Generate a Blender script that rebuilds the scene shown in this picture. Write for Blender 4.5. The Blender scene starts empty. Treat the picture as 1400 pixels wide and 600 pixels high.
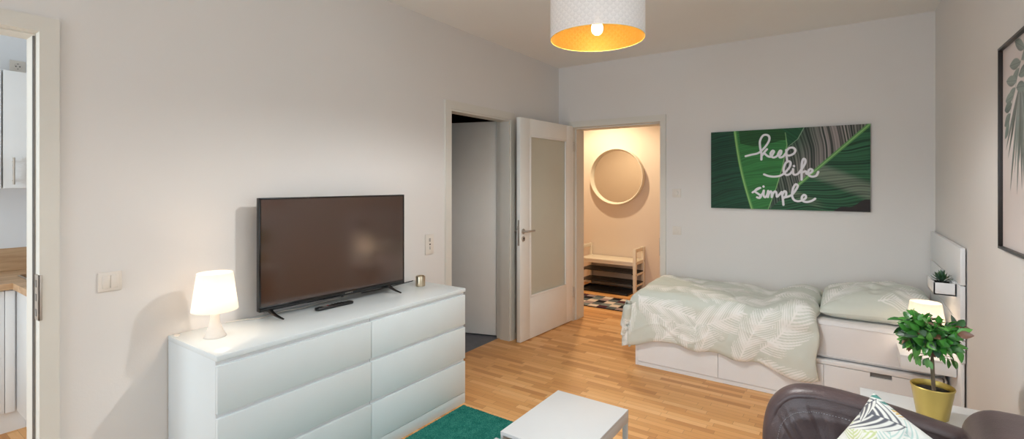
import bpy, bmesh, math, random
import numpy as np
from mathutils import Vector, Matrix

random.seed(7)
PI = math.pi
SC = bpy.context.scene
COL = SC.collection
P_LAMP, P_PEND = 40.0, 24.0

# ------------------------------------------------------------------ colours
def lin(c):
    c /= 255.0
    return c / 12.92 if c <= 0.04045 else ((c + 0.055) / 1.055) ** 2.4
def rgb(r, g, b):
    return (lin(r), lin(g), lin(b), 1.0)
def rgb3(r, g, b):
    return np.array([lin(r), lin(g), lin(b)])

# ------------------------------------------------------------------ node helpers
class E:
    """a socket that understands arithmetic"""
    def __init__(s, nt, sock): s.nt, s.k = nt, sock
    def m(s, op, *a):
        n = s.nt.nodes.new('ShaderNodeMath'); n.operation = op
        s.nt.links.new(s.k, n.inputs[0])
        for i, v in enumerate(a):
            if isinstance(v, E): s.nt.links.new(v.k, n.inputs[i + 1])
            else: n.inputs[i + 1].default_value = v
        return E(s.nt, n.outputs[0])
    def __add__(s, o): return s.m('ADD', o)
    def __sub__(s, o): return s.m('SUBTRACT', o)
    def __mul__(s, o): return s.m('MULTIPLY', o)
    def __truediv__(s, o): return s.m('DIVIDE', o)
    def floor(s): return s.m('FLOOR')
    def frac(s): return s.m('FRACT')
    def abs(s): return s.m('ABSOLUTE')
    def lt(s, o): return s.m('LESS_THAN', o)
    def gt(s, o): return s.m('GREATER_THAN', o)
    def max(s, o): return s.m('MAXIMUM', o)
    def sqrt(s): return s.m('SQRT')

def new_mat(name):
    m = bpy.data.materials.new(name); m.use_nodes = True
    nt = m.node_tree
    return m, nt, nt.nodes['Principled BSDF'], nt.nodes['Material Output']
def setp(b, **k):
    for a, v in k.items():
        b.inputs[a.replace('_', ' ')].default_value = v
def objcoord(nt):
    t = nt.nodes.new('ShaderNodeTexCoord'); return t.outputs['Object']
def noise(nt, vec, scale, detail=3, rough=0.5):
    n = nt.nodes.new('ShaderNodeTexNoise')
    n.inputs['Scale'].default_value = scale; n.inputs['Detail'].default_value = detail
    n.inputs['Roughness'].default_value = rough
    if vec is not None: nt.links.new(vec, n.inputs['Vector'])
    return n
def mapping(nt, vec, scale=(1, 1, 1)):
    n = nt.nodes.new('ShaderNodeMapping'); n.inputs['Scale'].default_value = scale
    nt.links.new(vec, n.inputs['Vector']); return n.outputs[0]
def ramp(nt, fac, stops):
    r = nt.nodes.new('ShaderNodeValToRGB'); e = r.color_ramp.elements
    while len(e) < len(stops): e.new(0.5)
    for el, (p, c) in zip(e, stops): el.position = p; el.color = c
    nt.links.new(fac, r.inputs[0]); return r.outputs[0]
def bump(nt, b, h, strength, dist=0.01):
    n = nt.nodes.new('ShaderNodeBump'); n.inputs['Strength'].default_value = strength
    n.inputs['Distance'].default_value = dist
    nt.links.new(h, n.inputs['Height']); nt.links.new(n.outputs[0], b.inputs['Normal'])

def plain(name, col, rough=0.5, metal=0.0, var=0.03, scale=8.0, bmp=0.0, bscale=200.0, spec=0.5, coat=0.0):
    """principled material whose colour drifts a little with a noise"""
    m, nt, b, o = new_mat(name)
    setp(b, Roughness=rough, Metallic=metal)
    b.inputs['Specular IOR Level'].default_value = spec
    b.inputs['Coat Weight'].default_value = coat; b.inputs['Coat Roughness'].default_value = 0.08
    oc = objcoord(nt)
    n = noise(nt, oc, scale)
    lo = tuple(c * (1 - var) for c in col[:3]) + (1,)
    hi = tuple(min(1, c * (1 + var)) for c in col[:3]) + (1,)
    nt.links.new(ramp(nt, n.outputs['Fac'], [(0.3, lo), (0.7, hi)]), b.inputs['Base Color'])
    if bmp:
        bump(nt, b, noise(nt, oc, bscale, 4).outputs['Fac'], bmp)
    return m
def vcol(name, rough=0.7, bmp=0.0, bscale=400.0, spec=0.4, sheen=0.0, weave=False):
    """material that takes its colour from the pattern stored on the mesh"""
    m, nt, b, o = new_mat(name)
    setp(b, Roughness=rough); b.inputs['Specular IOR Level'].default_value = spec
    b.inputs['Sheen Weight'].default_value = sheen
    a = nt.nodes.new('ShaderNodeAttribute'); a.attribute_name = 'Pattern'
    nt.links.new(a.outputs['Color'], b.inputs['Base Color'])
    if bmp: bump(nt, b, noise(nt, objcoord(nt), bscale, 3).outputs['Fac'], bmp, 0.004)
    return m
def glow(name, col, strength):
    m, nt, b, o = new_mat(name)
    setp(b, Roughness=0.4)
    b.inputs['Base Color'].default_value = col
    b.inputs['Emission Color'].default_value = col
    b.inputs['Emission Strength'].default_value = strength
    return m

# ------------------------------------------------------------------ object helpers
ORIGIN = {}
def finish(me, sharp=38):
    for p in me.polygons: p.use_smooth = True
    me.set_sharp_from_angle(angle=math.radians(sharp))
def link(o, parent):
    COL.objects.link(o)
    if parent is not None:
        o.parent = parent
        ORIGIN[o.name] = ORIGIN[parent.name]
    else:
        ORIGIN[o.name] = Vector((0, 0, 0))
def obj(name, bm, mat, parent=None, local=False, sharp=38):
    """link a bmesh given in world coordinates (or in its thing's own when local)"""
    if parent is not None and not local:
        bmesh.ops.translate(bm, vec=-ORIGIN[parent.name], verts=bm.verts)
    me = bpy.data.meshes.new(name); bm.to_mesh(me); bm.free()
    finish(me, sharp)
    me.materials.append(mat)
    o = bpy.data.objects.new(name, me); link(o, parent)
    return o
def thing(name, label, cat, loc=(0, 0, 0), rotz=0.0, group=None):
    o = bpy.data.objects.new(name, None); o.empty_display_size = 0.05
    COL.objects.link(o); o.location = loc; o.rotation_euler = (0, 0, rotz)
    ORIGIN[o.name] = Vector(loc)
    o['label'] = label; o['category'] = cat; o['kind'] = 'thing'
    if group: o['group'] = group
    return o
def tag(o, label, cat, group=None):
    o['label'] = label; o['category'] = cat; o['kind'] = 'thing'
    if group: o['group'] = group
    return o
def rebase(o):
    """move a one-mesh thing's origin to the middle of its base"""
    me = o.data
    co = np.empty(len(me.vertices) * 3, 'f'); me.vertices.foreach_get('co', co); co = co.reshape(-1, 3)
    c = Vector(((co[:, 0].min() + co[:, 0].max()) / 2, (co[:, 1].min() + co[:, 1].max()) / 2, float(co[:, 2].min())))
    me.transform(Matrix.Translation(-c)); o.location = c
    ORIGIN[o.name] = Vector(c)
    return o
def struct(o):
    o['kind'] = 'structure'; return o
def dup(root, loc, rotz, label, group=None):
    r = root.copy(); COL.objects.link(r); r.location = loc; r.rotation_euler = (0, 0, rotz); r['label'] = label
    if group: r['group'] = group
    for ch in list(root.children):
        c = ch.copy(); COL.objects.link(c); c.parent = r
        for g in ch.children:
            d = g.copy(); COL.objects.link(d); d.parent = c
    return r

BM = bmesh.new
def box(bm, x0, x1, y0, y1, z0, z1, bev=0.0, seg=2):
    r = bmesh.ops.create_cube(bm, size=1.0)
    vs = r['verts']
    for v in vs:
        v.co.x = x0 + (v.co.x + 0.5) * (x1 - x0)
        v.co.y = y0 + (v.co.y + 0.5) * (y1 - y0)
        v.co.z = z0 + (v.co.z + 0.5) * (z1 - z0)
    if bev:
        es = {e for v in vs for e in v.link_edges}
        bmesh.ops.bevel(bm, geom=list(es), offset=bev, segments=seg, profile=0.5, affect='EDGES')
    return bm
def bx(*a, **k): return box(BM(), *a, **k)
def prism(bm, pts, axis, a0, a1):
    """extrude a polygon: pts are the two other coordinates in order"""
    def P(p, a):
        if axis == 'x': return (a, p[0], p[1])
        if axis == 'y': return (p[0], a, p[1])
        return (p[0], p[1], a)
    A = [bm.verts.new(P(p, a0)) for p in pts]; B = [bm.verts.new(P(p, a1)) for p in pts]
    n = len(pts)
    fs = [bm.faces.new(A), bm.faces.new(B[::-1])]
    for i in range(n): fs.append(bm.faces.new((A[i], B[i], B[(i + 1) % n], A[(i + 1) % n])))
    bmesh.ops.recalc_face_normals(bm, faces=fs)
    return bm
def lathe(bm, prof, cx=0, cy=0, cz=0, seg=48, M=None):
    """turn (radius, height) points about a vertical axis (or any axis by M)"""
    rings = []
    for r, z in prof:
        if r < 1e-6: rings.append([bm.verts.new((0, 0, z))])
        else: rings.append([bm.verts.new((r * math.cos(2 * PI * i / seg), r * math.sin(2 * PI * i / seg), z)) for i in range(seg)])
    fs = []
    for A, B in zip(rings, rings[1:]):
        for i in range(seg):
            j = (i + 1) % seg
            if len(A) == 1 and len(B) == 1: continue
            if len(A) == 1: fs.append(bm.faces.new((A[0], B[i], B[j])))
            elif len(B) == 1: fs.append(bm.faces.new((A[i], A[j], B[0])))
            else: fs.append(bm.faces.new((A[i], A[j], B[j], B[i])))
    bmesh.ops.recalc_face_normals(bm, faces=fs)
    vs = [v for R in rings for v in R]
    if M is not None: bmesh.ops.transform(bm, matrix=M, verts=vs)
    bmesh.ops.translate(bm, vec=(cx, cy, cz), verts=vs)
    return bm
def disc_profile(r, h): return [(0, 0), (r, 0), (r, h), (0, h)]
def catmull(pts, n=6, closed=False):
    pts = [Vector(p) for p in pts]; out = []
    N = len(pts)
    rng = range(N) if closed else range(N - 1)
    for i in rng:
        if closed: p0, p1, p2, p3 = pts[(i - 1) % N], pts[i], pts[(i + 1) % N], pts[(i + 2) % N]
        else: p0, p1, p2, p3 = pts[max(i - 1, 0)], pts[i], pts[i + 1], pts[min(i + 2, N - 1)]
        for k in range(n):
            t = k / n
            out.append(0.5 * ((2 * p1) + (-p0 + p2) * t + (2 * p0 - 5 * p1 + 4 * p2 - p3) * t * t + (-p0 + 3 * p1 - 3 * p2 + p3) * t ** 3))
    if not closed: out.append(pts[-1])
    return out
def tube(bm, pts, r, seg=10, caps=True, closed=False, flat=1.0, up=(0, 0, 1)):
    """sweep a circle (r may be a list; flat squashes it along up) along points"""
    pts = [Vector(p) for p in pts]; N = len(pts); rings = []; upv = Vector(up)
    for i, p in enumerate(pts):
        a = pts[(i - 1) % N] if (closed or i > 0) else p
        b = pts[(i + 1) % N] if (closed or i < N - 1) else p
        t = (b - a)
        if t.length < 1e-9: t = Vector((0, 0, 1))
        t.normalize()
        s = t.cross(upv)
        if s.length < 1e-3: s = t.cross(Vector((1, 0, 0)))
        s.normalize(); u = s.cross(t).normalized()
        rr = r[i] if isinstance(r, (list, tuple)) else r
        rings.append([bm.verts.new(p + s * (rr * math.cos(2 * PI * k / seg)) + u * (rr * flat * math.sin(2 * PI * k / seg))) for k in range(seg)])
    fs = []
    for i in range(N if closed else N - 1):
        A, B = rings[i], rings[(i + 1) % N]
        for k in range(seg):
            fs.append(bm.faces.new((A[k], A[(k + 1) % seg], B[(k + 1) % seg], B[k])))
    if caps and not closed:
        fs.append(bm.faces.new(rings[0][::-1])); fs.append(bm.faces.new(rings[-1]))
    bmesh.ops.recalc_face_normals(bm, faces=fs)
    return bm
def grid(name, P, mat, parent=None, col=None, uv=None, local=False, sharp=60, wrap=False, extra=None):
    """a mesh from an (n, m, 3) array of points, with an optional colour per point"""
    n, m = P.shape[:2]
    V = P.reshape(-1, 3).astype('f')
    if parent is not None and not local: V = V - np.array(ORIGIN[parent.name], 'f')
    I = np.arange(n * m).reshape(n, m)
    if wrap: I = np.concatenate([I, I[:1]], 0)
    F = np.stack([I[:-1, :-1], I[1:, :-1], I[1:, 1:], I[:-1, 1:]], -1).reshape(-1, 4)
    me = bpy.data.meshes.new(name)
    me.vertices.add(len(V)); me.vertices.foreach_set('co', V.ravel())
    me.loops.add(F.size); me.loops.foreach_set('vertex_index', F.ravel().astype('i'))
    me.polygons.add(len(F)); me.polygons.foreach_set('loop_start', np.arange(0, F.size, 4, dtype='i'))
    me.polygons.foreach_set('use_smooth', np.ones(len(F), bool))
    me.update(calc_edges=True)
    if col is not None:
        at = me.color_attributes.new('Pattern', 'FLOAT_COLOR', 'POINT')
        c = np.ones((n * m, 4), 'f'); c[:, :3] = col.reshape(-1, 3); at.data.foreach_set('color', c.ravel())
    if uv is not None:
        l = me.uv_layers.new(name='UVMap')
        l.data.foreach_set('uv', uv.reshape(-1, 2)[F.ravel()].astype('f').ravel())
    me.validate()
    if sharp: me.set_sharp_from_angle(angle=math.radians(sharp))
    me.materials.append(mat)
    o = bpy.data.objects.new(name, me); link(o, parent)
    return o
def sstep(a, b, x):
    t = np.clip((x - a) / (b - a), 0, 1); return t * t * (3 - 2 * t)
def mixc(c, col, mask):
    return c * (1 - mask[..., None]) + np.asarray(col) * mask[..., None]
def vnoise(x, y, seed=0):
    """smooth value noise, -1..1"""
    rs = np.random.RandomState(seed); T = rs.rand(64, 64) * 2 - 1
    xi, yi = np.floor(x).astype(int), np.floor(y).astype(int)
    fx, fy = x - xi, y - yi
    fx, fy = fx * fx * (3 - 2 * fx), fy * fy * (3 - 2 * fy)
    g = lambda a, b: T[a % 64, b % 64]
    return (g(xi, yi) * (1 - fx) + g(xi + 1, yi) * fx) * (1 - fy) + (g(xi, yi + 1) * (1 - fx) + g(xi + 1, yi + 1) * fx) * fy
def seg_dist(U, V, pts):
    d = np.full(U.shape, 9.0)
    for (ax, ay), (bx_, by) in zip(pts, pts[1:]):
        dx, dy = bx_ - ax, by - ay; L = dx * dx + dy * dy + 1e-12
        t = np.clip(((U - ax) * dx + (V - ay) * dy) / L, 0, 1)
        d = np.minimum(d, np.hypot(U - ax - t * dx, V - ay - t * dy))
    return d
def frond(U, V, x0, y0, ang, L, W, bend=0.1, period=0.024, duty=0.62, k=0.9, soft=0.15, rib=0.0035, curl=0.35):
    """coverage of one palm frond: a rib with leaflets slanting to its tip"""
    ca, sa = math.cos(ang), math.sin(ang)
    t = (U - x0) * ca + (V - y0) * sa
    s = -(U - x0) * sa + (V - y0) * ca
    s = s - bend * L * (np.clip(t / L, 0, 1.3)) ** 2
    a = np.abs(s)
    t0 = t - k * a - curl * a * a / W                      # where the leaflet leaves the rib
    tn = t0 / L
    env = W * np.clip(np.sin(PI * np.clip(tn * 0.82 + 0.16, 0, 1)), 0, 1) ** 0.6
    ph = t0 / period + np.where(s > 0, 0.5, 0.0)
    idx = np.floor(ph); fr = ph - idx
    env = env * (0.72 + 0.42 * np.abs(np.sin(idx * 12.9898 + x0 * 40)))
    inside = (tn > 0) & (tn < 1) & (a < env)
    half = duty / 2 * (0.8 + 0.35 * np.sin(idx * 7.31 + y0 * 30)) * np.clip(1.15 - a / np.maximum(env, 1e-6), 0.0, 1) ** 0.5
    st = 1 - sstep(half - soft / 2, half + soft / 2, np.abs(fr - 0.5))
    m = np.where(inside, st, 0)
    r = np.where((t > -0.02 * L) & (t < L * 1.02), 1 - sstep(rib * 0.7, rib * 1.4, a), 0)
    return np.maximum(m, r), inside
def pillow(nu, nv, w, h, t, puff=0.5, pinch=0.05, seed=0, crease=0.004, round_=0.05):
    """closed cushion surface in its own plane: x across, z up, y through; the last value is 1 in front"""
    u = np.linspace(-1, 1, nu); v = np.linspace(-1, 1, nv)
    U, V = np.meshgrid(u, v, indexing='ij')
    fall = np.clip((1 - np.abs(U) ** 2.6), 0, 1) ** puff * np.clip((1 - np.abs(V) ** 2.6), 0, 1) ** puff
    rc = 1 - round_ * (np.abs(U) * np.abs(V)) ** 5
    X = rc * U * w / 2 * (1 - pinch * (1 - V ** 2) * 0 - pinch * np.abs(V) ** 2 * 0 - pinch * (1 - np.abs(V) ** 3))
    Z = rc * V * h / 2 * (1 - pinch * (1 - np.abs(U) ** 3))
    n = vnoise(U * 3 + 5, V * 3 + 9, seed) * crease * 2 + vnoise(U * 7, V * 7 + 3, seed + 1) * crease
    return X, Z, fall * t / 2 + n * fall ** 0.5, U, V

# ------------------------------------------------------------------ materials
M = {}
M['wall'] = plain('wall_paint', rgb(222, 219, 216), 0.9, var=0.012, scale=1.5, bmp=0.04, bscale=120)
M['ceiling'] = plain('ceiling_paint', rgb(234, 233, 230), 0.92, var=0.01, scale=1.5, bmp=0.03, bscale=120)
M['hall_wall'] = plain('hall_paint', rgb(226, 212, 198), 0.9, var=0.012, scale=1.5, bmp=0.04, bscale=120)
M['lacquer'] = plain('white_lacquer', rgb(217, 214, 206), 0.5, spec=0.3, var=0.01)
M['white_gloss'] = plain('white_gloss', rgb(222, 230, 233), 0.22, var=0.008, spec=0.4)
M['table_white'] = plain('table_white', rgb(208, 210, 211), 0.35, var=0.01)
M['white_satin'] = plain('white_satin', rgb(236, 238, 240), 0.35, var=0.01)
M['white_kitchen'] = plain('kitchen_front', rgb(236, 238, 240), 0.3, var=0.01)
M['lacquer_lit'] = plain('white_lacquer_lit', rgb(240, 239, 235), 0.5, spec=0.3, var=0.01)  # frame lacquer lightened for the leaves, missing light put into the colour
M['plastic'] = plain('white_plastic', rgb(222, 215, 206), 0.3, var=0.01)
M['steel'] = plain('brushed_steel', rgb(186, 176, 166), 0.45, 0.6, var=0.06, scale=30)
M['chrome'] = plain('bright_chrome', rgb(205, 200, 192), 0.12, 1.0, var=0.03)
M['dark'] = plain('dark_gap', rgb(26, 24, 23), 0.7, var=0.1)
M['black_plastic'] = plain('black_plastic', rgb(22, 21, 21), 0.35, var=0.1)
M['black_gloss'] = plain('black_gloss', rgb(14, 13, 13), 0.1, var=0.05)
M['grey_plastic'] = plain('grey_plastic', rgb(120, 118, 116), 0.4)
M['red_plastic'] = plain('red_plastic', rgb(190, 40, 34), 0.4)
M['bench_white'] = plain('bench_white', rgb(232, 224, 208), 0.45, var=0.01)
M['black_slat'] = plain('black_slat', rgb(24, 23, 24), 0.4, var=0.08)
M['slate'] = plain('slate_floor', rgb(100, 100, 106), 0.5, var=0.12, scale=14, bmp=0.05, bscale=60)
M['bath_tile'] = plain('bath_tile', rgb(74, 50, 46), 0.4, var=0.15, scale=6)
M['brown_wood'] = plain('brown_notch', rgb(150, 110, 86), 0.6, var=0.1)
M['gold_pot'] = plain('gold_pot', rgb(208, 184, 104), 0.34, 0.75, var=0.03)
M['gold_tealight'] = plain('champagne_metal', rgb(206, 190, 164), 0.28, 1.0, var=0.03)
M['soil'] = plain('soil', rgb(32, 26, 22), 0.95, var=0.4, scale=90, bmp=0.6, bscale=150)
M['trunk'] = plain('plant_trunk', rgb(128, 112, 92), 0.8, var=0.2, scale=60, bmp=0.3, bscale=120)
M['wax'] = plain('candle_wax', rgb(236, 228, 212), 0.5)
M['mattress'] = plain('fitted_sheet', rgb(232, 230, 230), 0.85, var=0.015, scale=5, bmp=0.06, bscale=30)
M['stitch'] = plain('stitching', rgb(150, 148, 152), 0.5)
M['socket_brass'] = plain('socket_white', rgb(225, 220, 210), 0.4)
M['backboard'] = plain('picture_back', rgb(90, 84, 78), 0.8)

def parquet():
    m, nt, b, o = new_mat('oak_strip_parquet')
    oc = objcoord(nt)
    sep = nt.nodes.new('ShaderNodeSeparateXYZ'); nt.links.new(oc, sep.inputs[0])
    x, y = E(nt, sep.outputs[0]), E(nt, sep.outputs[1])
    W, L = 0.048, 0.285
    row = (y / W).floor()
    wn = nt.nodes.new('ShaderNodeTexWhiteNoise'); wn.noise_dimensions = '1D'
    nt.links.new(row.k, wn.inputs['W'])
    xs = x / L + E(nt, wn.outputs['Value']) * 7.31
    cellx = xs.floor()
    cb = nt.nodes.new('ShaderNodeCombineXYZ'); nt.links.new(cellx.k, cb.inputs[0]); nt.links.new(row.k, cb.inputs[1])
    w2 = nt.nodes.new('ShaderNodeTexWhiteNoise'); w2.noise_dimensions = '2D'
    nt.links.new(cb.outputs[0], w2.inputs['Vector'])
    rnd = E(nt, w2.outputs['Value'])
    # grain runs along the strip, each strip with its own stretch of it
    gv = nt.nodes.new('ShaderNodeCombineXYZ')
    nt.links.new((x * 3.0 + rnd * 40.0).k, gv.inputs[0]); nt.links.new((y * 60.0).k, gv.inputs[1]); nt.links.new((rnd * 17.0).k, gv.inputs[2])
    gn = noise(nt, gv.outputs[0], 1.6, 5, 0.6)
    fac = rnd * 0.62 + E(nt, gn.outputs['Fac']) * 0.38
    c = ramp(nt, fac.k, [(0.12, rgb(190, 130, 74)), (0.4, rgb(216, 157, 95)), (0.62, rgb(226, 170, 109)), (0.88, rgb(238, 191, 133))])
    fy = ((y / W).frac() - 0.5).abs(); fx = (xs.frac() - 0.5).abs()
    seam = fy.gt(0.478).max(fx.gt(0.4955))
    mx = nt.nodes.new('ShaderNodeMix'); mx.data_type = 'RGBA'
    nt.links.new((seam * 0.5).k, mx.inputs['Factor']); nt.links.new(c, mx.inputs[6]); mx.inputs[7].default_value = rgb(136, 90, 50)
    nt.links.new(mx.outputs[2], b.inputs['Base Color'])
    setp(b, Roughness=0.42); b.inputs['Specular IOR Level'].default_value = 0.4
    bump(nt, b, (E(nt, gn.outputs['Fac']) * 0.3 - seam).k, 0.12, 0.002)
    return m
M['parquet'] = parquet()

def worktop_wood():
    m, nt, b, o = new_mat('oak_worktop')
    oc = objcoord(nt)
    n = noise(nt, mapping(nt, oc, (22, 2.2, 22)), 1.0, 6, 0.6)
    nt.links.new(ramp(nt, n.outputs['Fac'], [(0.3, rgb(178, 142, 108)), (0.55, rgb(206, 172, 136)), (0.75, rgb(222, 190, 156))]), b.inputs['Base Color'])
    setp(b, Roughness=0.5); return m
M['worktop'] = worktop_wood()

def leather(name, base, rough):
    m, nt, b, o = new_mat(name)
    oc = objcoord(nt)
    v = nt.nodes.new('ShaderNodeTexVoronoi'); v.inputs['Scale'].default_value = 260; nt.links.new(oc, v.inputs['Vector'])
    n = noise(nt, oc, 7, 4)
    lo = tuple(c * 0.8 for c in base[:3]) + (1,); hi = tuple(c * 1.25 for c in base[:3]) + (1,)
    nt.links.new(ramp(nt, n.outputs['Fac'], [(0.3, lo), (0.7, hi)]), b.inputs['Base Color'])
    setp(b, Roughness=rough); b.inputs['Specular IOR Level'].default_value = 0.65
    s = E(nt, v.outputs['Distance']) * 0.4 + E(nt, noise(nt, oc, 28, 4).outputs['Fac']) * 0.9
    bump(nt, b, s.k, 0.22, 0.004)
    return m
M['leather'] = leather('dark_brown_leather', rgb(82, 67, 68), 0.40)

def lampshade(name, col, tr):
    m, nt, b, o = new_mat(name)
    nt.nodes.remove(b)
    d = nt.nodes.new('ShaderNodeBsdfDiffuse'); t = nt.nodes.new('ShaderNodeBsdfTranslucent'); mx = nt.nodes.new('ShaderNodeMixShader')
    n = noise(nt, objcoord(nt), 30)
    c = ramp(nt, n.outputs['Fac'], [(0.3, tuple(x * 0.97 for x in col[:3]) + (1,)), (0.7, col)])
    nt.links.new(c, d.inputs['Color']); nt.links.new(c, t.inputs['Color'])
    mx.inputs[0].default_value = tr
    nt.links.new(d.outputs[0], mx.inputs[1]); nt.links.new(t.outputs[0], mx.inputs[2]); nt.links.new(mx.outputs[0], o.inputs[0])
    return m
M['lampshade'] = lampshade('lamp_shade_white', rgb(253, 250, 245), 0.55)
M['lamp_base'] = lampshade('lamp_base_white', rgb(250, 244, 236), 0.25)
M['bulb'] = glow('warm_bulb', rgb(255, 228, 200), P_LAMP)
M['pendant_bulb'] = glow('pendant_warm_bulb', rgb(255, 216, 170), P_PEND)

def pierced(name, col, rough, metal, open_=0.3):
    """drum shade pierced with fish-scale arcs (UV in metres round and up)"""
    m, nt, b, o = new_mat(name)
    uvn = nt.nodes.new('ShaderNodeTexCoord')
    sep = nt.nodes.new('ShaderNodeSeparateXYZ'); nt.links.new(uvn.outputs['UV'], sep.inputs[0])
    x, y = E(nt, sep.outputs[0]), E(nt, sep.outputs[1])
    PX, PY = 0.0329, 0.031
    total = None
    for off in (0.0, 0.5):
        p = ((x / PX + off).frac() - 0.5) * PX; q = ((y / PY + off).frac() - 0.5) * PY
        r = (p * p + q * q).sqrt()
        arc = (r - 0.0115).abs().lt(0.0009) * q.lt(0.0005)
        inner = (r - 0.0058).abs().lt(0.0006) * q.lt(0.0)
        dot = r.lt(0.0008)
        s = arc.max(inner).max(dot)
        total = s if total is None else total.max(s)
    rim = y.gt(0.006)
    mask = total * rim
    n = noise(nt, objcoord(nt), 20)
    nt.links.new(ramp(nt, n.outputs['Fac'], [(0.3, tuple(c * 0.97 for c in col[:3]) + (1,)), (0.7, col)]), b.inputs['Base Color'])
    setp(b, Roughness=rough, Metallic=metal)
    tr = nt.nodes.new('ShaderNodeBsdfTransparent'); mx = nt.nodes.new('ShaderNodeMixShader')
    nt.links.new((mask * open_).k, mx.inputs[0]); nt.links.new(b.outputs[0], mx.inputs[1]); nt.links.new(tr.outputs[0], mx.inputs[2])
    nt.links.new(mx.outputs[0], o.inputs[0])
    return m
M['shade_outer'] = pierced('pierced_white_shade', rgb(236, 230, 226), 0.5, 0.0)
M['shade_inner'] = pierced('pierced_brass_lining', (0.040, 0.0150, 0.0013, 1.0), 0.5, 0.0, 0.10)
for n_ in M['shade_inner'].node_tree.nodes:
    if n_.type == 'BSDF_PRINCIPLED': n_.inputs['Specular IOR Level'].default_value = 0.12; n_.inputs['Specular Tint'].default_value = rgb(255, 190, 80)

def frosted():
    m, nt, b, o = new_mat('frosted_glass')
    n = noise(nt, objcoord(nt), 3)
    nt.links.new(ramp(nt, n.outputs['Fac'], [(0.3, rgb(208, 208, 194)), (0.7, rgb(212, 212, 198))]), b.inputs['Base Color'])
    setp(b, Roughness=0.35); b.inputs['Transmission Weight'].default_value = 0.12; b.inputs['IOR'].default_value = 1.45
    return m
M['frosted'] = frosted()
def mirror_mat():
    m, nt, b, o = new_mat('mirror_silver')
    n = noise(nt, objcoord(nt), 3)
    nt.links.new(ramp(nt, n.outputs['Fac'], [(0.3, rgb(226, 222, 214)), (0.7, rgb(230, 226, 218))]), b.inputs['Base Color'])
    setp(b, Roughness=0.03, Metallic=1.0); return m
M['mirror'] = mirror_mat()
def screen_mat():
    m, nt, b, o = new_mat('television_screen')
    n = noise(nt, objcoord(nt), 4)
    nt.links.new(ramp(nt, n.outputs['Fac'], [(0.3, rgb(56, 31, 18)), (0.7, rgb(60, 34, 20))]), b.inputs['Base Color'])
    setp(b, Roughness=0.11); b.inputs['Specular IOR Level'].default_value = 1.0; b.inputs['IOR'].default_value = 1.62
    return m
M['screen'] = screen_mat()
def rug_mat():
    m, nt, b, o = new_mat('teal_wool')
    oc = objcoord(nt)
    n1 = noise(nt, mapping(nt, oc, (90, 260, 90)), 1.0, 3, 0.7)
    n2 = noise(nt, oc, 14, 4, 0.7)
    f = E(nt, n1.outputs['Fac']) * 0.7 + E(nt, n2.outputs['Fac']) * 0.3
    nt.links.new(ramp(nt, f.k, [(0.32, rgb(18, 74, 70)), (0.5, rgb(40, 124, 112)), (0.68, rgb(86, 168, 150))]), b.inputs['Base Color'])
    setp(b, Roughness=0.95); b.inputs['Specular IOR Level'].default_value = 0.1
    bump(nt, b, f.k, 0.9, 0.012); return m
M['teal'] = rug_mat()
M['cloth'] = vcol('printed_cotton', 0.85, 0.08, 500, 0.2, 0.1)
M['canvas'] = vcol('printed_canvas', 0.6, 0.05, 900, 0.3)
M['paper'] = vcol('printed_paper', 0.35, 0.0, 500, 0.5)
M['leaf'] = vcol('plant_leaf', 0.32, 0.0, 500, 0.5)
M['checker'] = vcol('checked_wool', 0.95, 0.4, 600, 0.1)


# ================================================================== THE ROOM
XL, XR, YB, YF, H = -2.646, 0.529, 4.738, -3.40, 2.77       # left, right, back, front, ceiling
TL, TB = 0.14, 0.22                                          # thickness of the left and back walls
XK = XL - TL                                                 # the kitchen's and bathroom's side of the left wall
KYF = -1.15
KY0, KY1 = -0.37, 0.515                                       # kitchen doorway
BY0, BY1 = 2.945, 3.79                                       # bathroom doorway
HX0, HX1 = -2.464, -1.512                                    # hall doorway
DH = 2.10
HY = 6.70                                                    # far wall of the hall
# floors
bm = BM()
box(bm, XK + 0.004, 1.2, YF - 0.2, 6.9, -0.1, 0)
box(bm, -4.9, XK + 0.004, KYF - 0.45, 1.5, -0.1, 0)
box(bm, -4.6, XK + 0.004, 4.85, 6.9, -0.1, 0)
struct(obj('floor', bm, M['parquet']))
def sash(bm, axis, a0, a1, u0, u1, z0, z1, panes, w=0.06):
    """window frame: an outer ring and mullions that do not overlap"""
    def bar(p0, p1, q0, q1):
        if axis == 'x': box(bm, a0, a1, p0, p1, q0, q1, 0.004)
        else: box(bm, p0, p1, a0, a1, q0, q1, 0.004)
    bar(u0, u1, z0, z0 + w); bar(u0, u1, z1 - w, z1)
    for k in range(panes + 1):
        p = u0 + (u1 - u0 - w) * k / panes; bar(p, p + w, z0 + w, z1 - w)
    return bm

struct(obj('floor_bathroom', bx(-4.9, XK + 0.004, 1.5, 4.85, -0.1, -0.001), M['slate']))
struct(obj('ceiling', bx(-5.0, 0.8, YF - 0.3, 7.0, H, H + 0.1), M['ceiling']))
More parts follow.
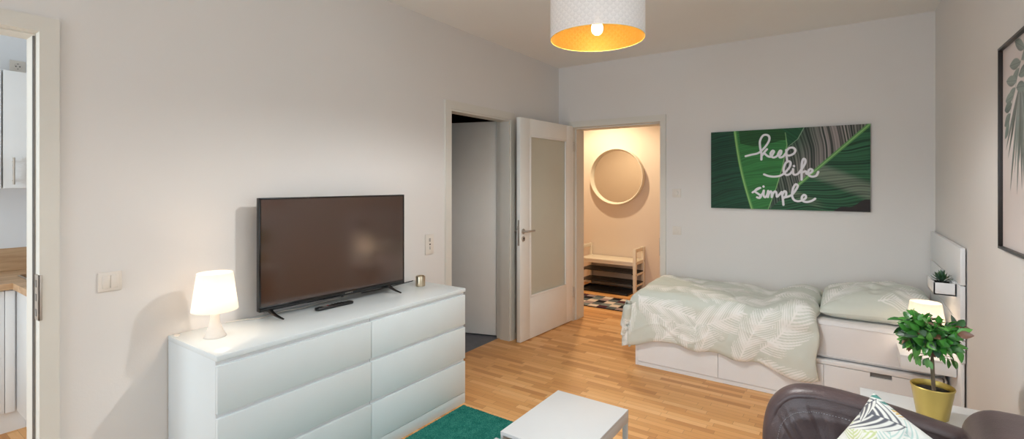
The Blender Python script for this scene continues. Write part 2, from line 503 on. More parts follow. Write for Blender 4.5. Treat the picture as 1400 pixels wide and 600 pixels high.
# walls
bm = BM()
e = 0.02
LY0, LY1, LZ0, LZ1 = -3.2, -1.65, 0.25, 2.5               # unseen window added behind the viewer to brighten the right wall
prism(bm, [(YF - 0.1, 0), (KY0 - e, 0), (KY0 - e, H), (LY1, H), (LY1, LZ0), (LY0, LZ0), (LY0, LZ1), (LY1 - 0.0001, LZ1), (LY1 - 0.0001, H), (YF - 0.1, H)], 'x', XK, XL); box(bm, XK, XL, KY1 + e, BY0 - e, 0, H); box(bm, XK, XL, BY1 + e, YB + 0.01, 0, H)
box(bm, XK, XL, KY0 - e, KY1 + e, DH + e, H); box(bm, XK, XL, BY0 - e, BY1 + e, DH + e, H)
struct(obj('wall_left', bm, M['wall']))
bm = BM()
box(bm, XK, HX0 - e, YB, YB + TB, 0, H); box(bm, HX1 + e, XR + 0.15, YB, YB + TB, 0, H); box(bm, HX0 - e, HX1 + e, YB, YB + TB, DH + e, H)
struct(obj('wall_back', bm, M['wall']))
VY0, VY1, VZ0, VZ1 = 0.35, 2.05, 0.95, 2.40                 # the side window above the sofa's near end
bm = BM()
prism(bm, [(YF - 0.1, 0), (YB + 0.01, 0), (YB + 0.01, H), (VY1, H), (VY1, VZ0), (VY0, VZ0), (VY0, VZ1), (VY1 - 0.0001, VZ1), (VY1 - 0.0001, H), (YF - 0.1, H)], 'x', XR, XR + 0.15)
struct(obj('wall_right', bm, M['wall']))
bm = BM()
sash(bm, 'x', XR + 0.06, XR + 0.12, VY0, VY1, VZ0, VZ1, 2)
struct(obj('window_2', bm, M['lacquer']))
bm = BM()
WX0, WX1, WZ0, WZ1 = -2.55, -0.55, 0.12, 2.5                  # the big window behind the viewer
box(bm, XL - 0.01, WX0, YF - 0.2, YF, 0, H); box(bm, WX1, XR + 0.01, YF - 0.2, YF, 0, H)
box(bm, WX0, WX1, YF - 0.2, YF, 0, WZ0); box(bm, WX0, WX1, YF - 0.2, YF, WZ1, H)
struct(obj('wall_front', bm, M['wall']))
bm = BM()
sash(bm, 'y', YF - 0.16, YF - 0.10, WX0, WX1, WZ0, WZ1, 3)
struct(obj('window_1', bm, M['lacquer']))
bm = BM()
sash(bm, 'x', XK + 0.02, XK + 0.08, LY0, LY1, LZ0, LZ1, 2)
struct(obj('added_window', bm, M['lacquer']))
# hall
bm = BM()
box(bm, -4.6, -0.7, HY, HY + 0.1, 0, H); box(bm, -4.5, -4.4, YB + TB, HY, 0, H); box(bm, -0.95, -0.85, YB + TB, HY, 0, H)
box(bm, -4.6, XK, YB + 0.12, YB + TB, 0, H)
struct(obj('wall_hall', bm, M['hall_wall']))
# kitchen
KXB, KYB = -4.72, 1.33
M['kitchen_wall'] = plain('kitchen_paint', rgb(234, 236, 240), 0.9, var=0.01, scale=2)
struct(obj('wall_kitchen_left', bx(KXB - 0.1, KXB - 0.0002, KYF - 0.4, KYB + 0.1, 0, H), M['kitchen_wall']))
struct(obj('wall_kitchen_back', bx(KXB - 0.0002, XK, KYB + 0.002, KYB + 0.1, 0, H), M['kitchen_wall']))
bm = BM()
KWX0, KWX1 = -3.62, -2.94
box(bm, KXB - 0.0002, KWX0, KYF - 0.4, KYF - 0.3, 0, H); box(bm, KWX1, XK, KYF - 0.4, KYF - 0.3, 0, H)
box(bm, KWX0, KWX1, KYF - 0.4, KYF - 0.3, 0, 0.5); box(bm, KWX0, KWX1, KYF - 0.4, KYF - 0.3, 2.35, H)
struct(obj('wall_kitchen_front', bm, M['kitchen_wall']))
# bathroom
bm = BM()
box(bm, -4.7, -4.6, 2.4, 4.6, 0, H); box(bm, -4.6, XK, 2.4, 2.5, 0, H); box(bm, -4.6, XK, 4.5, 4.6, 0, H)
struct(obj('wall_bathroom', bm, M['bath_tile']))
struct(obj('ceiling_bathroom', bx(-4.6, XK, 2.5, 4.5, 2.42, 2.5), M['bath_tile']))

# ------------------------------------------------------------------ door frames
def frame_x(name, y0, y1, room_rebate):
    """frame of an opening in the left wall, room side at XL"""
    bm = BM()
    cw, ct = (0.060 if room_rebate else 0.066), 0.014
    def ring(x0, x1, o, z):
        """jambs up to z and a head above them, o wide outside the opening"""
        prism(bm, [(y0 - o, 0), (y0, 0), (y0, z), (y1, z), (y1, 0), (y1 + o, 0), (y1 + o, z + o), (y0 - o, z + o)], 'x', x0, x1)
    def inner(x0, x1, w):
        prism(bm, [(y0, 0), (y0 + w, 0), (y0 + w, DH - w), (y1 - w, DH - w), (y1 - w, 0), (y1, 0), (y1, DH), (y0, DH)], 'x', x0, x1)
    ring(XL + 0.0005, XL + ct, cw, DH)
    ring(XK - ct, XK - 0.0005, cw, DH)
    ring(XK - 0.0004, XL + 0.0004, 0.019, DH)
    if room_rebate: inner(XK - 0.012, XL - 0.042, 0.006)
    else: inner(XK + 0.035, XL + 0.004, 0.016)
    return struct(obj(name, bm, M['lacquer']))
kf = frame_x('trim_1', KY0, KY1 + 0.004, True)
# grey sealing strip in the kitchen rebate and the long strike plate
obj('rubber_seal', bx(XL - 0.046, XL - 0.040, KY1 - 0.006, KY1 + 0.002, 0.0, DH - 0.01, 0.001), M['grey_plastic'], kf, sharp=38)
bm = bx(XL - 0.034, XL + 0.0185, KY1 - 0.001, KY1 + 0.0055, 0.955, 1.135, 0.002)
box(bm, XL + 0.0125, XL + 0.0185, KY1 - 0.001, KY1 + 0.012, 0.955, 1.135, 0.002)
sp = obj('strike_plate', bm, M['steel'], kf)
bm = BM()
for z in (0.985, 1.045, 1.1): box(bm, XL - 0.02, XL + 0.0, KY1 - 0.003, KY1 + 0.0, z - 0.014, z + 0.014, 0.001)
obj('latch_hole', bm, M['grey_plastic'], sp)
bf = frame_x('trim_2', BY0, BY1 - 0.002, False)
# hall doorway frame in the back wall
bm = BM(); cw, ct = 0.055, 0.014
def ring_y(y0, y1, o, z, top):
    prism(bm, [(HX0 - o, 0), (HX0, 0), (HX0, z), (HX1, z), (HX1, 0), (HX1 + o, 0), (HX1 + o, z + top), (HX0 - o, z + top)], 'y', y0, y1)
ring_y(YB - ct, YB - 0.0005, cw, DH, 0.066); ring_y(YB + TB + 0.0005, YB + TB + ct, cw, DH, 0.066); ring_y(YB - 0.0004, YB + TB + 0.0004, 0.019, DH, 0.019)
prism(bm, [(HX0, 0), (HX0 + 0.014, 0), (HX0 + 0.014, DH - 0.014), (HX1 - 0.014, DH - 0.014), (HX1 - 0.014, 0), (HX1, 0), (HX1, DH), (HX0, DH)], 'y', YB + 0.045, YB + TB + 0.004)
hf = struct(obj('trim_3', bm, M['lacquer']))
bm = bx(HX1 - 0.006, HX1 + 0.0, YB - 0.016, YB + 0.03, 0.79, 0.965, 0.002)
obj('strike_plate', bm, M['steel'], hf)
# skirting
bm = BM()
box(bm, XL, XL + 0.014, BY1 + 0.066, YB, 0, 0.06, 0.003); box(bm, XL, XL + 0.014, KY1 + 0.07, BY0 - 0.066, 0, 0.06, 0.003)
struct(obj('baseboard_left', bm, M['lacquer']))
struct(obj('baseboard_back', bx(HX1 + 0.056, XR, YB - 0.014, YB, 0, 0.06, 0.003), M['lacquer']))
struct(obj('baseboard_right', bx(XR - 0.014, XR, YF, YB - 0.014, 0, 0.06, 0.003), M['lacquer']))
struct(obj('baseboard_hall', bx(-4.4, -0.95, HY - 0.014, HY, 0, 0.06, 0.003), M['lacquer']))

# ------------------------------------------------------------------ door_1: glazed leaf standing open against the left wall
E0, E1 = Vector((-2.516, 3.772)), Vector((-2.466, 4.738))
d = (E1 - E0); LW = d.length
door = bpy.data.objects.new('door_1', None); COL.objects.link(door)
door.location = (E0.x, E0.y, 0.008); door.rotation_euler = (0, 0, math.atan2(d.y, d.x)); door['kind'] = 'structure'
ORIGIN[door.name] = Vector(door.location)
# local: x along the leaf from the free edge, -y is the room side, z up
T, LH = 0.042, 2.107
g0, g1, h0, h1 = 0.158, 0.828, 0.394, 1.952
bm = BM()
box(bm, 0, g0, 0, T, 0, LH, 0.002); box(bm, g1, LW, 0, T, 0, LH, 0.002)
box(bm, g0 - 0.003, g1 + 0.003, 0, T, 0, h0, 0.002); box(bm, g0 - 0.003, g1 + 0.003, 0, T, h1, LH, 0.002)
obj('door_leaf', bm, M['lacquer_lit'], door, local=True)
bm = BM(); w = 0.02
for y0, y1 in ((-0.004, 0.014), (T - 0.014, T + 0.004)):
    box(bm, g0, g0 + w, y0, y1, h0, h1, 0.003); box(bm, g1 - w, g1, y0, y1, h0, h1, 0.003)
    box(bm, g0, g1, y0, y1, h0, h0 + w, 0.003); box(bm, g0, g1, y0, y1, h1 - w, h1, 0.003)
obj('glazing_bead', bm, M['lacquer_lit'], door, local=True)
obj('glass_pane', bx(g0 + 0.002, g1 - 0.002, 0.017, 0.025, h0 + 0.002, h1 - 0.002), M['frosted'], door, local=True)
bm = BM(); hz = 1.037
for s, yo in ((-1, 0.0), (1, T)):
    Mx = Matrix.Rotation(PI / 2 if s < 0 else -PI / 2, 4, 'X')
    lathe(bm, [(0, 0), (0.025, 0), (0.026, 0.004), (0.022, 0.009), (0.0, 0.009)], 0.045, yo, hz, 32, Mx)
    pts = [(0.045, yo, hz), (0.045, yo + s * 0.035, hz), (0.05, yo + s * 0.046, hz), (0.065, yo + s * 0.05, hz), (0.12, yo + s * 0.05, hz - 0.001), (0.165, yo + s * 0.049, hz)]
    tube(bm, catmull(pts, 5), 0.0095, 12)
obj('door_handle', bm, M['steel'], door, local=True)
bm = BM(); Mx = Matrix.Rotation(PI / 2, 4, 'X')
lathe(bm, [(0, 0), (0.025, 0), (0.026, 0.004), (0.022, 0.009), (0, 0.009)], 0.045, 0, 0.966, 32, Mx)
rose = obj('lock_rose', bm, M['steel'], door, local=True)
bm = BM(); lathe(bm, [(0, 0), (0.0085, 0), (0.0085, 0.012), (0, 0.012)], 0.045, 0, 0.972, 20, Mx); box(bm, 0.041, 0.049, -0.012, 0, 0.95, 0.97, 0.001)
obj('key_cylinder', bm, M['dark'], rose, local=True)
bm = bx(-0.002, 0.003, 0.009, 0.029, 0.905, 1.145, 0.002)
lp = obj('lock_plate', bm, M['steel'], door, local=True)
obj('latch_bolt', bx(-0.012, 0.0, 0.013, 0.026, 1.055, 1.09, 0.003), M['steel'], lp, local=True)
for z in (0.25, 1.83):
    bm = BM(); lathe(bm, [(0, 0), (0.008, 0), (0.008, 0.11), (0, 0.11)], LW - 0.002, -0.006, z, 16)
    obj('hinge', bm, M['steel'], door, local=True)

# ------------------------------------------------------------------ door_2: plain leaf swung into the bathroom
door = bpy.data.objects.new('door_2', None); COL.objects.link(door)
hp = Vector((XK - 0.02, BY1 + 0.028)); ang = math.atan2(-0.292, -0.956)
door.location = (hp.x, hp.y, 0.012); door.rotation_euler = (0, 0, ang); door['kind'] = 'structure'
ORIGIN[door.name] = Vector(door.location)
# local: x from hinge to free edge; +y is the face towards the living room
bm = bx(0.0, 0.86, -0.04, 0.0, 0, 2.088, 0.002)
obj('door_leaf', bm, M['lacquer_lit'], door, local=True)
bm = bx(-0.001, 0.013, -0.002, 0.0015, 0, 2.088, 0.0005)
obj('edge_strip', bm, M['lacquer'], door, local=True)
for z in (0.28, 1.75):
    bm = BM(); lathe(bm, [(0, 0), (0.008, 0), (0.008, 0.11), (0, 0.11)], -0.007, 0.004, z, 16); obj('hinge', bm, M['steel'], door, local=True)
bm = BM()
for s, yo in ((-1, -0.04), (1, 0.0)):
    Mx = Matrix.Rotation(PI / 2 if s < 0 else -PI / 2, 4, 'X')
    lathe(bm, [(0, 0), (0.025, 0), (0.026, 0.004), (0.022, 0.009), (0.0, 0.009)], 0.80, yo, 1.03, 24, Mx)
    tube(bm, catmull([(0.80, yo, 1.03), (0.80, yo + s * 0.04, 1.03), (0.785, yo + s * 0.05, 1.03), (0.68, yo + s * 0.05, 1.03)], 5), 0.0095, 12)
obj('door_handle', bm, M['steel'], door, local=True)

# ------------------------------------------------------------------ switches and sockets
def wall_plate_left(name, label, cat, y, z, w, h):
    t = thing(name, label, cat, (XL, y, z - h / 2))
    bm = bx(XL, XL + 0.009, y - w / 2, y + w / 2, z - h / 2, z + h / 2, 0.003)
    return t, obj('cover_plate', bm, M['plastic'], t)
t, p = wall_plate_left('light_switch', 'white double rocker light switch on the left wall beside the kitchen doorway', 'light switch', 0.745, 1.072, 0.084, 0.084)
for s in (-1, 1):
    bm = bx(XL + 0.008, XL + 0.0135, 0.745 + s * 0.0138 - 0.0135, 0.745 + s * 0.0138 + 0.0135, 1.072 - 0.0275, 1.072 + 0.0275, 0.002)
    obj('rocker', bm, M['plastic'], t)
t, p = wall_plate_left('media_socket', 'tall white aerial and data socket on the wall right of the television', 'wall socket', 2.705, 1.03, 0.088, 0.155)
bm = BM()
for dz in (0.024, 0.033, 0.042): box(bm, XL + 0.007, XL + 0.0105, 2.697, 2.715, 1.03 + dz - 0.003, 1.03 + dz + 0.003, 0.001)
obj('data_port', bm, M['grey_plastic'], t)
for dz, r in ((0.0, 0.0062), (-0.022, 0.0045), (-0.034, 0.0045)):
    bm = BM(); lathe(bm, [(0, 0), (r, 0), (r, 0.004), (0, 0.004)], XL + 0.0075, 2.707, 1.03 + dz, 20, Matrix.Rotation(PI / 2, 4, 'Y'))
    obj('aerial_port', bm, M['dark'] if dz == 0 else M['grey_plastic'], t)
def wall_plate_back(name, label, cat, x, z):
    t = thing(name, label, cat, (x, YB, z - 0.04))
    obj('cover_plate', bx(x - 0.0405, x + 0.0405, YB - 0.009, YB, z - 0.0405, z + 0.0405, 0.003), M['plastic'], t)
    return t
t = wall_plate_back('dimmer_switch', 'white square wall control with round knob, the upper one right of the hall doorway', 'dimmer', -1.355, 1.402)
bm = BM(); lathe(bm, [(0, 0), (0.02, 0), (0.018, 0.014), (0, 0.015)], -1.355, YB - 0.008, 1.402, 28, Matrix.Rotation(PI / 2, 4, 'X')); obj('knob', bm, M['plastic'], t)
t = wall_plate_back('light_switch', 'white double rocker light switch low right of the hall doorway, above the bed foot', 'light switch', -1.352, 1.043)
for s in (-1, 1):
    obj('rocker', bx(-1.352 + s * 0.0138 - 0.0135, -1.352 + s * 0.0138 + 0.0135, YB - 0.0135, YB - 0.008, 1.0155, 1.0705, 0.002), M['plastic'], t)

# ================================================================== KITCHEN
WT = 0.9
t = thing('base_cabinet', 'white kitchen base cabinet left of the inner corner below the oak worktop', 'cabinet', (-4.42, 0.1, 0))
FX = -4.135
bm = BM(); box(bm, KXB, FX - 0.02, KYF - 0.28, KYB, 0.12, WT - 0.04); obj('carcass', bm, M['white_kitchen'], t)
y = 0.708
for w in (0.044, 0.6, 0.6, 0.5):
    if w > 0.1: obj('cabinet_door', bx(FX - 0.019, FX, y - w + 0.0015, y - 0.0015, 0.125, WT - 0.045, 0.0015), M['white_kitchen'], t)
    else: obj('corner_filler', bx(FX - 0.019, FX, y - w + 0.0015, y, 0.125, WT - 0.045, 0.001), M['white_kitchen'], t)
    y -= w
obj('plinth', bx(KXB, FX - 0.025, KYF - 0.28, 0.77, 0, 0.12), M['white_satin'], t)
t = thing('base_cabinet', 'white kitchen base cabinet turning the corner under the hob', 'cabinet', (-3.7, 1.03, 0))
obj('carcass', bx(FX - 0.02, -3.0, 0.735, KYB, 0.12, WT - 0.04), M['white_kitchen'], t)
x = FX + 0.002
for w in (0.5, 0.6):
    obj('cabinet_door', bx(x + 0.0015, x + w - 0.0015, 0.715, 0.734, 0.125, WT - 0.045, 0.0015), M['white_kitchen'], t); x += w
obj('plinth', bx(FX - 0.02, -3.0, 0.76, KYB, 0, 0.12), M['white_satin'], t)
bm = BM()
prism(bm, [(KXB + 0.001, KYF - 0.28), (-4.115, KYF - 0.28), (-4.115, 0.695), (-3.0, 0.695), (-3.0, KYB - 0.001), (KXB + 0.001, KYB - 0.001)], 'z', WT - 0.038, WT)
rebase(tag(obj('worktop', bm, M['worktop']), 'oak kitchen worktop turning the corner on white base cabinets', 'worktop'))
bm = bx(KXB + 0.001, KXB + 0.014, KYF - 0.28, KYB - 0.016, WT + 0.001, WT + 0.155, 0.001); box(bm, KXB + 0.001, -3.0, KYB - 0.014, KYB - 0.001, WT + 0.001, WT + 0.155, 0.001)
rebase(tag(obj('splashback', bm, M['worktop']), 'low oak splashback strip standing on the worktop against the kitchen wall', 'splashback'))
t = thing('hob', 'black glass hob let into the oak worktop', 'hob', (-4.1, 1.0, WT))
obj('steel_frame', bx(-4.405, -3.82, 0.765, 1.27, WT + 0.0005, WT + 0.005, 0.002), M['steel'], t)
hb = obj('glass_plate', bx(-4.395, -3.83, 0.775, 1.26, WT + 0.003, WT + 0.008, 0.001), M['black_gloss'], t)
for (x, y, r) in ((-4.25, 0.92, 0.1), (-3.97, 0.92, 0.08), (-4.25, 1.13, 0.08), (-3.97, 1.13, 0.1)):
    bm = BM(); lathe(bm, [(r - 0.004, 0), (r, 0), (r, 0.0008), (r - 0.004, 0.0008), (r - 0.004, 0)], x, y, WT + 0.0078, 40); obj('cooking_ring', bm, M['grey_plastic'], hb)
# wall units
UX = -4.35
def wall_unit(y0, y1, label, hy):
    t = thing('wall_cabinet', label, 'cabinet', ((KXB + UX) / 2, (y0 + y1) / 2, 1.465), 0, 'kitchen wall cabinets')
    obj('carcass', bx(KXB, UX - 0.019, y0, y1, 1.465, 2.21), M['white_kitchen'], t)
    dr = obj('cabinet_door', bx(UX - 0.018, UX, y0 + 0.002, y1 - 0.002, 1.467, 2.208, 0.002), M['white_kitchen'], t)
    bm = BM()
    tube(bm, [(UX + 0.028, hy, 1.49), (UX + 0.028, hy, 1.66)], 0.006, 12)
    for z in (1.515, 1.635): tube(bm, [(UX - 0.001, hy, z), (UX + 0.028, hy, z)], 0.004, 10)
    obj('bar_handle', bm, M['steel'], dr)
wall_unit(0.69, 1.29, 'white kitchen wall cabinet with a vertical steel bar handle, right of the narrow gap', 0.735)
wall_unit(0.085, 0.686, 'white kitchen wall cabinet whose edge just shows at the left of the doorway', 0.62)
t = thing('power_socket', 'white power socket on the kitchen wall above the wall cabinet', 'wall socket', (KXB, 0.82, 2.26))
obj('cover_plate', bx(KXB, KXB + 0.009, 0.78, 0.86, 2.262, 2.342, 0.003), M['plastic'], t)
bm = BM(); lathe(bm, [(0, 0.001), (0.017, 0.001), (0.02, 0.004), (0.022, 0.004), (0.022, 0), (0, 0)], KXB + 0.0085, 0.82, 2.302, 28, Matrix.Rotation(PI / 2, 4, 'Y'))
sk = obj('socket_well', bm, M['plastic'], t)
bm = BM()
for dy, dz in ((-0.0095, 0), (0.0095, 0), (0, 0.018), (0, -0.018)):
    lathe(bm, [(0, 0), (0.0035, 0), (0.0035, 0.002), (0, 0.002)], KXB + 0.0095, 0.82 + dy, 2.302 + dz, 12, Matrix.Rotation(PI / 2, 4, 'Y'))
obj('contact', bm, M['dark'], sk)

# ================================================================== HALL
# round mirror in a deep ring
mc = Vector((-2.762, HY, 1.592)); R = 0.405
t = thing('round_mirror', 'round mirror in a deep pale ring frame on the hall wall', 'mirror', (mc.x, HY, mc.z - R))
MX = Matrix.Rotation(PI / 2, 4, 'X')
bm = BM(); lathe(bm, [(R - 0.025, 0.0), (R, 0.0), (R, 0.085), (R - 0.004, 0.09), (R - 0.01, 0.088), (R - 0.03, 0.022), (R - 0.03, 0.0)], mc.x, HY - 0.001, mc.z, 96, MX)
obj('ring_frame', bm, M['bench_white'], t)
bm = BM(); lathe(bm, [(0, 0.004), (R - 0.022, 0.004), (R - 0.022, 0.020), (0, 0.020)], mc.x, HY - 0.001, mc.z, 96, MX)
obj('mirror_glass', bm, M['mirror'], t)
# shoe bench
BX0, BX1, BYF, BYB, BH = -3.195, -2.352, 6.325, 6.685, 0.606
t = thing('shoe_bench', 'white wooden shoe bench with black slatted shelves under the round mirror', 'bench', ((BX0 + BX1) / 2, (BYF + BYB) / 2, 0))
ps = 0.042
for x0 in (BX0, BX1 - ps):
    for y0 in (BYF, BYB - ps):
        obj('post', bx(x0, x0 + ps, y0, y0 + ps, 0, BH, 0.003), M['bench_white'], t)
    for z0, z1 in ((BH - 0.05, BH - 0.002), (0.385, 0.43), (0.235, 0.262), (0.085, 0.112)):
        obj('side_rail', bx(x0 + 0.008, x0 + ps - 0.008, BYF + ps - 0.002, BYB - ps + 0.002, z0, z1, 0.003), M['bench_white'], t)
sb = obj('seat_board', bx(BX0 + ps - 0.002, BX1 - ps + 0.002, BYF - 0.006, BYB, 0.408, 0.432, 0.003), M['bench_white'], t)
obj('apron', bx(BX0 + ps - 0.002, BX1 - ps + 0.002, BYF + 0.004, BYF + 0.022, 0.372, 0.410, 0.002), M['bench_white'], t)
for z in (0.262, 0.112):
    bm = BM()
    for k in range(5):
        y = BYF + 0.012 + k * 0.068
        box(bm, BX0 + 0.012, BX1 - 0.012, y, y + 0.056, z, z + 0.014, 0.003)
    box(bm, BX0 + ps, BX0 + ps + 0.02, BYF + 0.012, BYF + 0.34, z - 0.012, z + 0.002); box(bm, BX1 - ps - 0.02, BX1 - ps, BYF + 0.012, BYF + 0.34, z - 0.012, z + 0.002)
    obj('slatted_shelf', bm, M['black_slat'], t)
for x0 in (BX1 - ps,):
    for z in (0.41, 0.25, 0.1):
        for y0 in (BYF + ps / 2, BYB - ps / 2):
            bm = BM(); lathe(bm, [(0, 0), (0.006, 0), (0.006, 0.003), (0, 0.003)], BX1 - 0.001, y0, z, 14, Matrix.Rotation(PI / 2, 4, 'Y'))
            obj('screw_cap', bm, M['grey_plastic'], t)
# boot tray
bm = BM(); x0, x1, y0, y1 = -3.14, -2.40, 6.155, 6.55
box(bm, x0, x1, y0, y1, 0.001, 0.006); w = 0.012
for a in ((x0, x1, y0, y0 + w), (x0, x1, y1 - w, y1), (x0, x0 + w, y0, y1), (x1 - w, x1, y0, y1)): box(bm, *a, 0.001, 0.028, 0.003)
t = rebase(tag(obj('boot_tray', bm, M['black_plastic']), 'flat black boot tray on the hall floor under the bench', 'tray'))
obj('rib', (lambda b: [box(b, x0 + 0.05, x1 - 0.05, y0 + 0.05 + 0.05 * k, y0 + 0.06 + 0.05 * k, 0.005, 0.009, 0.001) for k in range(7)] and b)(BM()), M['black_plastic'], t)
# checked rug
nx, ny = 240, 180
x0, x1, y0, y1 = -3.05, -2.13, 5.385, 5.955
Xs, Ys = np.linspace(x0, x1, nx), np.linspace(y0, y1, ny)
Xg, Yg = np.meshgrid(Xs, Ys, indexing='ij')
cx, cy = np.floor((Xg - x0 + 0.03) / 0.116).astype(int), np.floor((Yg - y0) / 0.1145).astype(int)
pal = np.array([rgb3(222, 208, 196), rgb3(96, 104, 108), rgb3(40, 36, 42), rgb3(164, 146, 146), rgb3(124, 132, 134), rgb3(84, 52, 62), rgb3(206, 192, 182)])
tab = np.array([[0, 2, 1, 0, 4], [1, 4, 3, 1, 5], [2, 0, 1, 2, 3], [4, 3, 0, 4, 1], [0, 1, 2, 3, 0], [5, 4, 0, 1, 2], [1, 0, 4, 5, 0], [3, 2, 1, 0, 4], [0, 1, 3, 2, 1]])
col = pal[tab[cx % 9, cy % 5]]
edge = (Xg < x0 + 0.012) | (Xg > x1 - 0.012) | (Yg < y0 + 0.012) | (Yg > y1 - 0.012)
col = np.where(edge[..., None], rgb3(44, 40, 44), col)
P = np.stack([Xg, Yg, np.full(Xg.shape, 0.010) + 0.0012 * vnoise(Xg * 260, Yg * 260, 3)], -1)
P[0, :, 2] = P[-1, :, 2] = 0.001; P[:, 0, 2] = P[:, -1, 2] = 0.001
rebase(tag(grid('checked_rug', P, M['checker'], col=col), 'small checked rug in grey, black and cream on the hall floor', 'rug'))

# ================================================================== CHEST OF DRAWERS
DX0, DX1, DY0, DY1, DZ = -2.640, -2.155, 0.965, 2.555, 0.78
t = thing('chest_of_drawers', 'long white glossy chest of six drawers standing against the left wall', 'chest of drawers', ((DX0 + DX1) / 2, (DY0 + DY1) / 2, 0))
bm = BM()
for y0, y1 in ((DY0, DY0 + 0.018), (DY1 - 0.018, DY1)): box(bm, DX0, DX1 - 0.019, y0, y1, 0, DZ - 0.022, 0.001)
ym = (DY0 + DY1) / 2
box(bm, DX0, DX1 - 0.03, ym - 0.009, ym + 0.009, 0.07, DZ - 0.022)
box(bm, DX0, DX0 + 0.006, DY0 + 0.01, DY1 - 0.01, 0.05, DZ - 0.022)
box(bm, DX0, DX1 - 0.03, DY0 + 0.01, DY1 - 0.01, 0.06, 0.072)
obj('carcass', bm, M['white_gloss'], t)
obj('top_panel', bx(DX0, DX1, DY0 - 0.002, DY1 + 0.002, DZ - 0.024, DZ, 0.0025), M['white_gloss'], t)
for z0, z1 in ((0.302 + 0.233, 0.736), (0.302, 0.302 + 0.213), (0.072, 0.282)):
    for a, b in ((DY0 + 0.0005, ym - 0.0015), (ym + 0.0015, DY1 - 0.0005)):
        dr = obj('drawer', bx(DX1 - 0.019, DX1 - 0.001, a, b, z0, z1, 0.0015), M['white_gloss'], t)
        # the bevelled grip strip above each front, set back
        obj('grip_groove', bx(DX1 - 0.022, DX1 - 0.0165, a + 0.0005, b - 0.0005, z1 - 0.004, z1 + 0.017), M['brown_wood' if b > 2.5 and False else 'white_satin'], dr)
        bm = BM(); box(bm, DX0 + 0.03, DX1 - 0.022, a + 0.02, b - 0.02, z0 + 0.01, z1 - 0.03); obj('drawer_box', bm, M['brown_wood'], dr)
obj('plinth', bx(DX1 - 0.02, DX1 - 0.002, DY0, DY1, 0, 0.068, 0.001), M['white_gloss'], t)

# ================================================================== TABLE LAMPS
def lamp(loc, label):
    t = thing('table_lamp', label, 'table lamp', loc, 0, 'small white table lamps')
    bm = BM(); lathe(bm, [(0, 0), (0.046, 0), (0.047, 0.004), (0.042, 0.014), (0.033, 0.034), (0.024, 0.06), (0.0195, 0.082), (0.0185, 0.1), (0.021, 0.118), (0.026, 0.132), (0.027, 0.138), (0.0, 0.139)], 0, 0, 0, 56)
    obj('lamp_base', bm, M['lamp_base'], t, local=True)
    bm = BM(); lathe(bm, [(0.0955, 0.128), (0.0965, 0.126), (0.0972, 0.128), (0.0745, 0.298), (0.0738, 0.3), (0.073, 0.298), (0.0955, 0.128)], 0, 0, 0, 72)
    sh = obj('lamp_shade', bm, M['lampshade'], t, local=True)
    bm = BM()
    for k in range(3):
        a = 2 * PI * k / 3; tube(bm, [(0.016 * math.cos(a), 0.016 * math.sin(a), 0.15), (0.092 * math.cos(a), 0.092 * math.sin(a), 0.152)], 0.0016, 8)
    obj('shade_carrier', bm, M['plastic'], sh, local=True)
    bm = BM(); lathe(bm, [(0, 0.137), (0.014, 0.137), (0.014, 0.165), (0, 0.166)], 0, 0, 0, 24); obj('bulb_socket', bm, M['socket_brass'], t, local=True)
    bm = BM(); lathe(bm, [(0, 0.165), (0.013, 0.166), (0.015, 0.176), (0.024, 0.195), (0.027, 0.21), (0.024, 0.226), (0.014, 0.236), (0, 0.239)], 0, 0, 0, 32); obj('bulb', bm, M['bulb'], t, local=True)
    return t
L1 = lamp((-2.442, 1.083, DZ), 'small lit white table lamp at the left end of the chest of drawers')
L2 = dup(L1, (0.378, 3.785, 0.4905), 0.0, 'small lit white table lamp on the bedside shelf behind the potted tree')

# ================================================================== TELEVISION
d = Vector((0.055, 0.953)); th = math.atan2(d.y, d.x); TW = 0.957
t = thing('television', 'black flat screen television standing on the white chest of drawers', 'television', (-2.5175, 1.8135, DZ), th)
z0, z1 = 0.043, 0.641
obj('housing', bx(-TW / 2, TW / 2, -0.017, 0.012, z0, z1, 0.004), M['black_plastic'], t, local=True)
obj('rear_cover', bx(-TW / 2 + 0.12, TW / 2 - 0.12, 0.010, 0.052, z0 + 0.02, z0 + 0.36, 0.012), M['black_plastic'], t, local=True)
bm = BM(); fy0, fy1 = -0.0215, -0.0165; bw = 0.0095; bb = 0.026
box(bm, -TW / 2, TW / 2, fy0, fy1, z1 - bw, z1, 0.002); box(bm, -TW / 2, TW / 2, fy0, fy1, z0, z0 + bb, 0.002)
box(bm, -TW / 2, -TW / 2 + bw, fy0, fy1, z0, z1, 0.002); box(bm, TW / 2 - bw, TW / 2, fy0, fy1, z0, z1, 0.002)
bz = obj('bezel', bm, M['black_gloss'], t, local=True)
obj('screen', bx(-TW / 2 + bw * 0.6, TW / 2 - bw * 0.6, -0.0188, -0.0165, z0 + bb * 0.7, z1 - bw * 0.6), M['screen'], t, local=True)
bm = BM()                                                   # seven tiny pale letters, too small to read
for k in range(7):
    x = 0.028 + k * 0.0075
    box(bm, x, x + 0.0016, fy0 - 0.0006, fy0 + 0.0002, z0 + 0.009, z0 + 0.0165)
    if k in (0, 2, 3, 4, 6): box(bm, x, x + 0.0052, fy0 - 0.0006, fy0 + 0.0002, z0 + 0.0124, z0 + 0.0138)
    if k in (2, 4, 5, 6): box(bm, x, x + 0.0052, fy0 - 0.0006, fy0 + 0.0002, z0 + 0.015, z0 + 0.0165)
    if k in (2, 4, 6): box(bm, x, x + 0.0052, fy0 - 0.0006, fy0 + 0.0002, z0 + 0.009, z0 + 0.0104)
obj('lettering', bm, M['chrome'], bz, local=True)
obj('standby_sensor', bx(0.0, 0.018, fy0 + 0.001, fy1, z0 - 0.008, z0 + 0.004, 0.002), M['black_gloss'], bz, local=True)
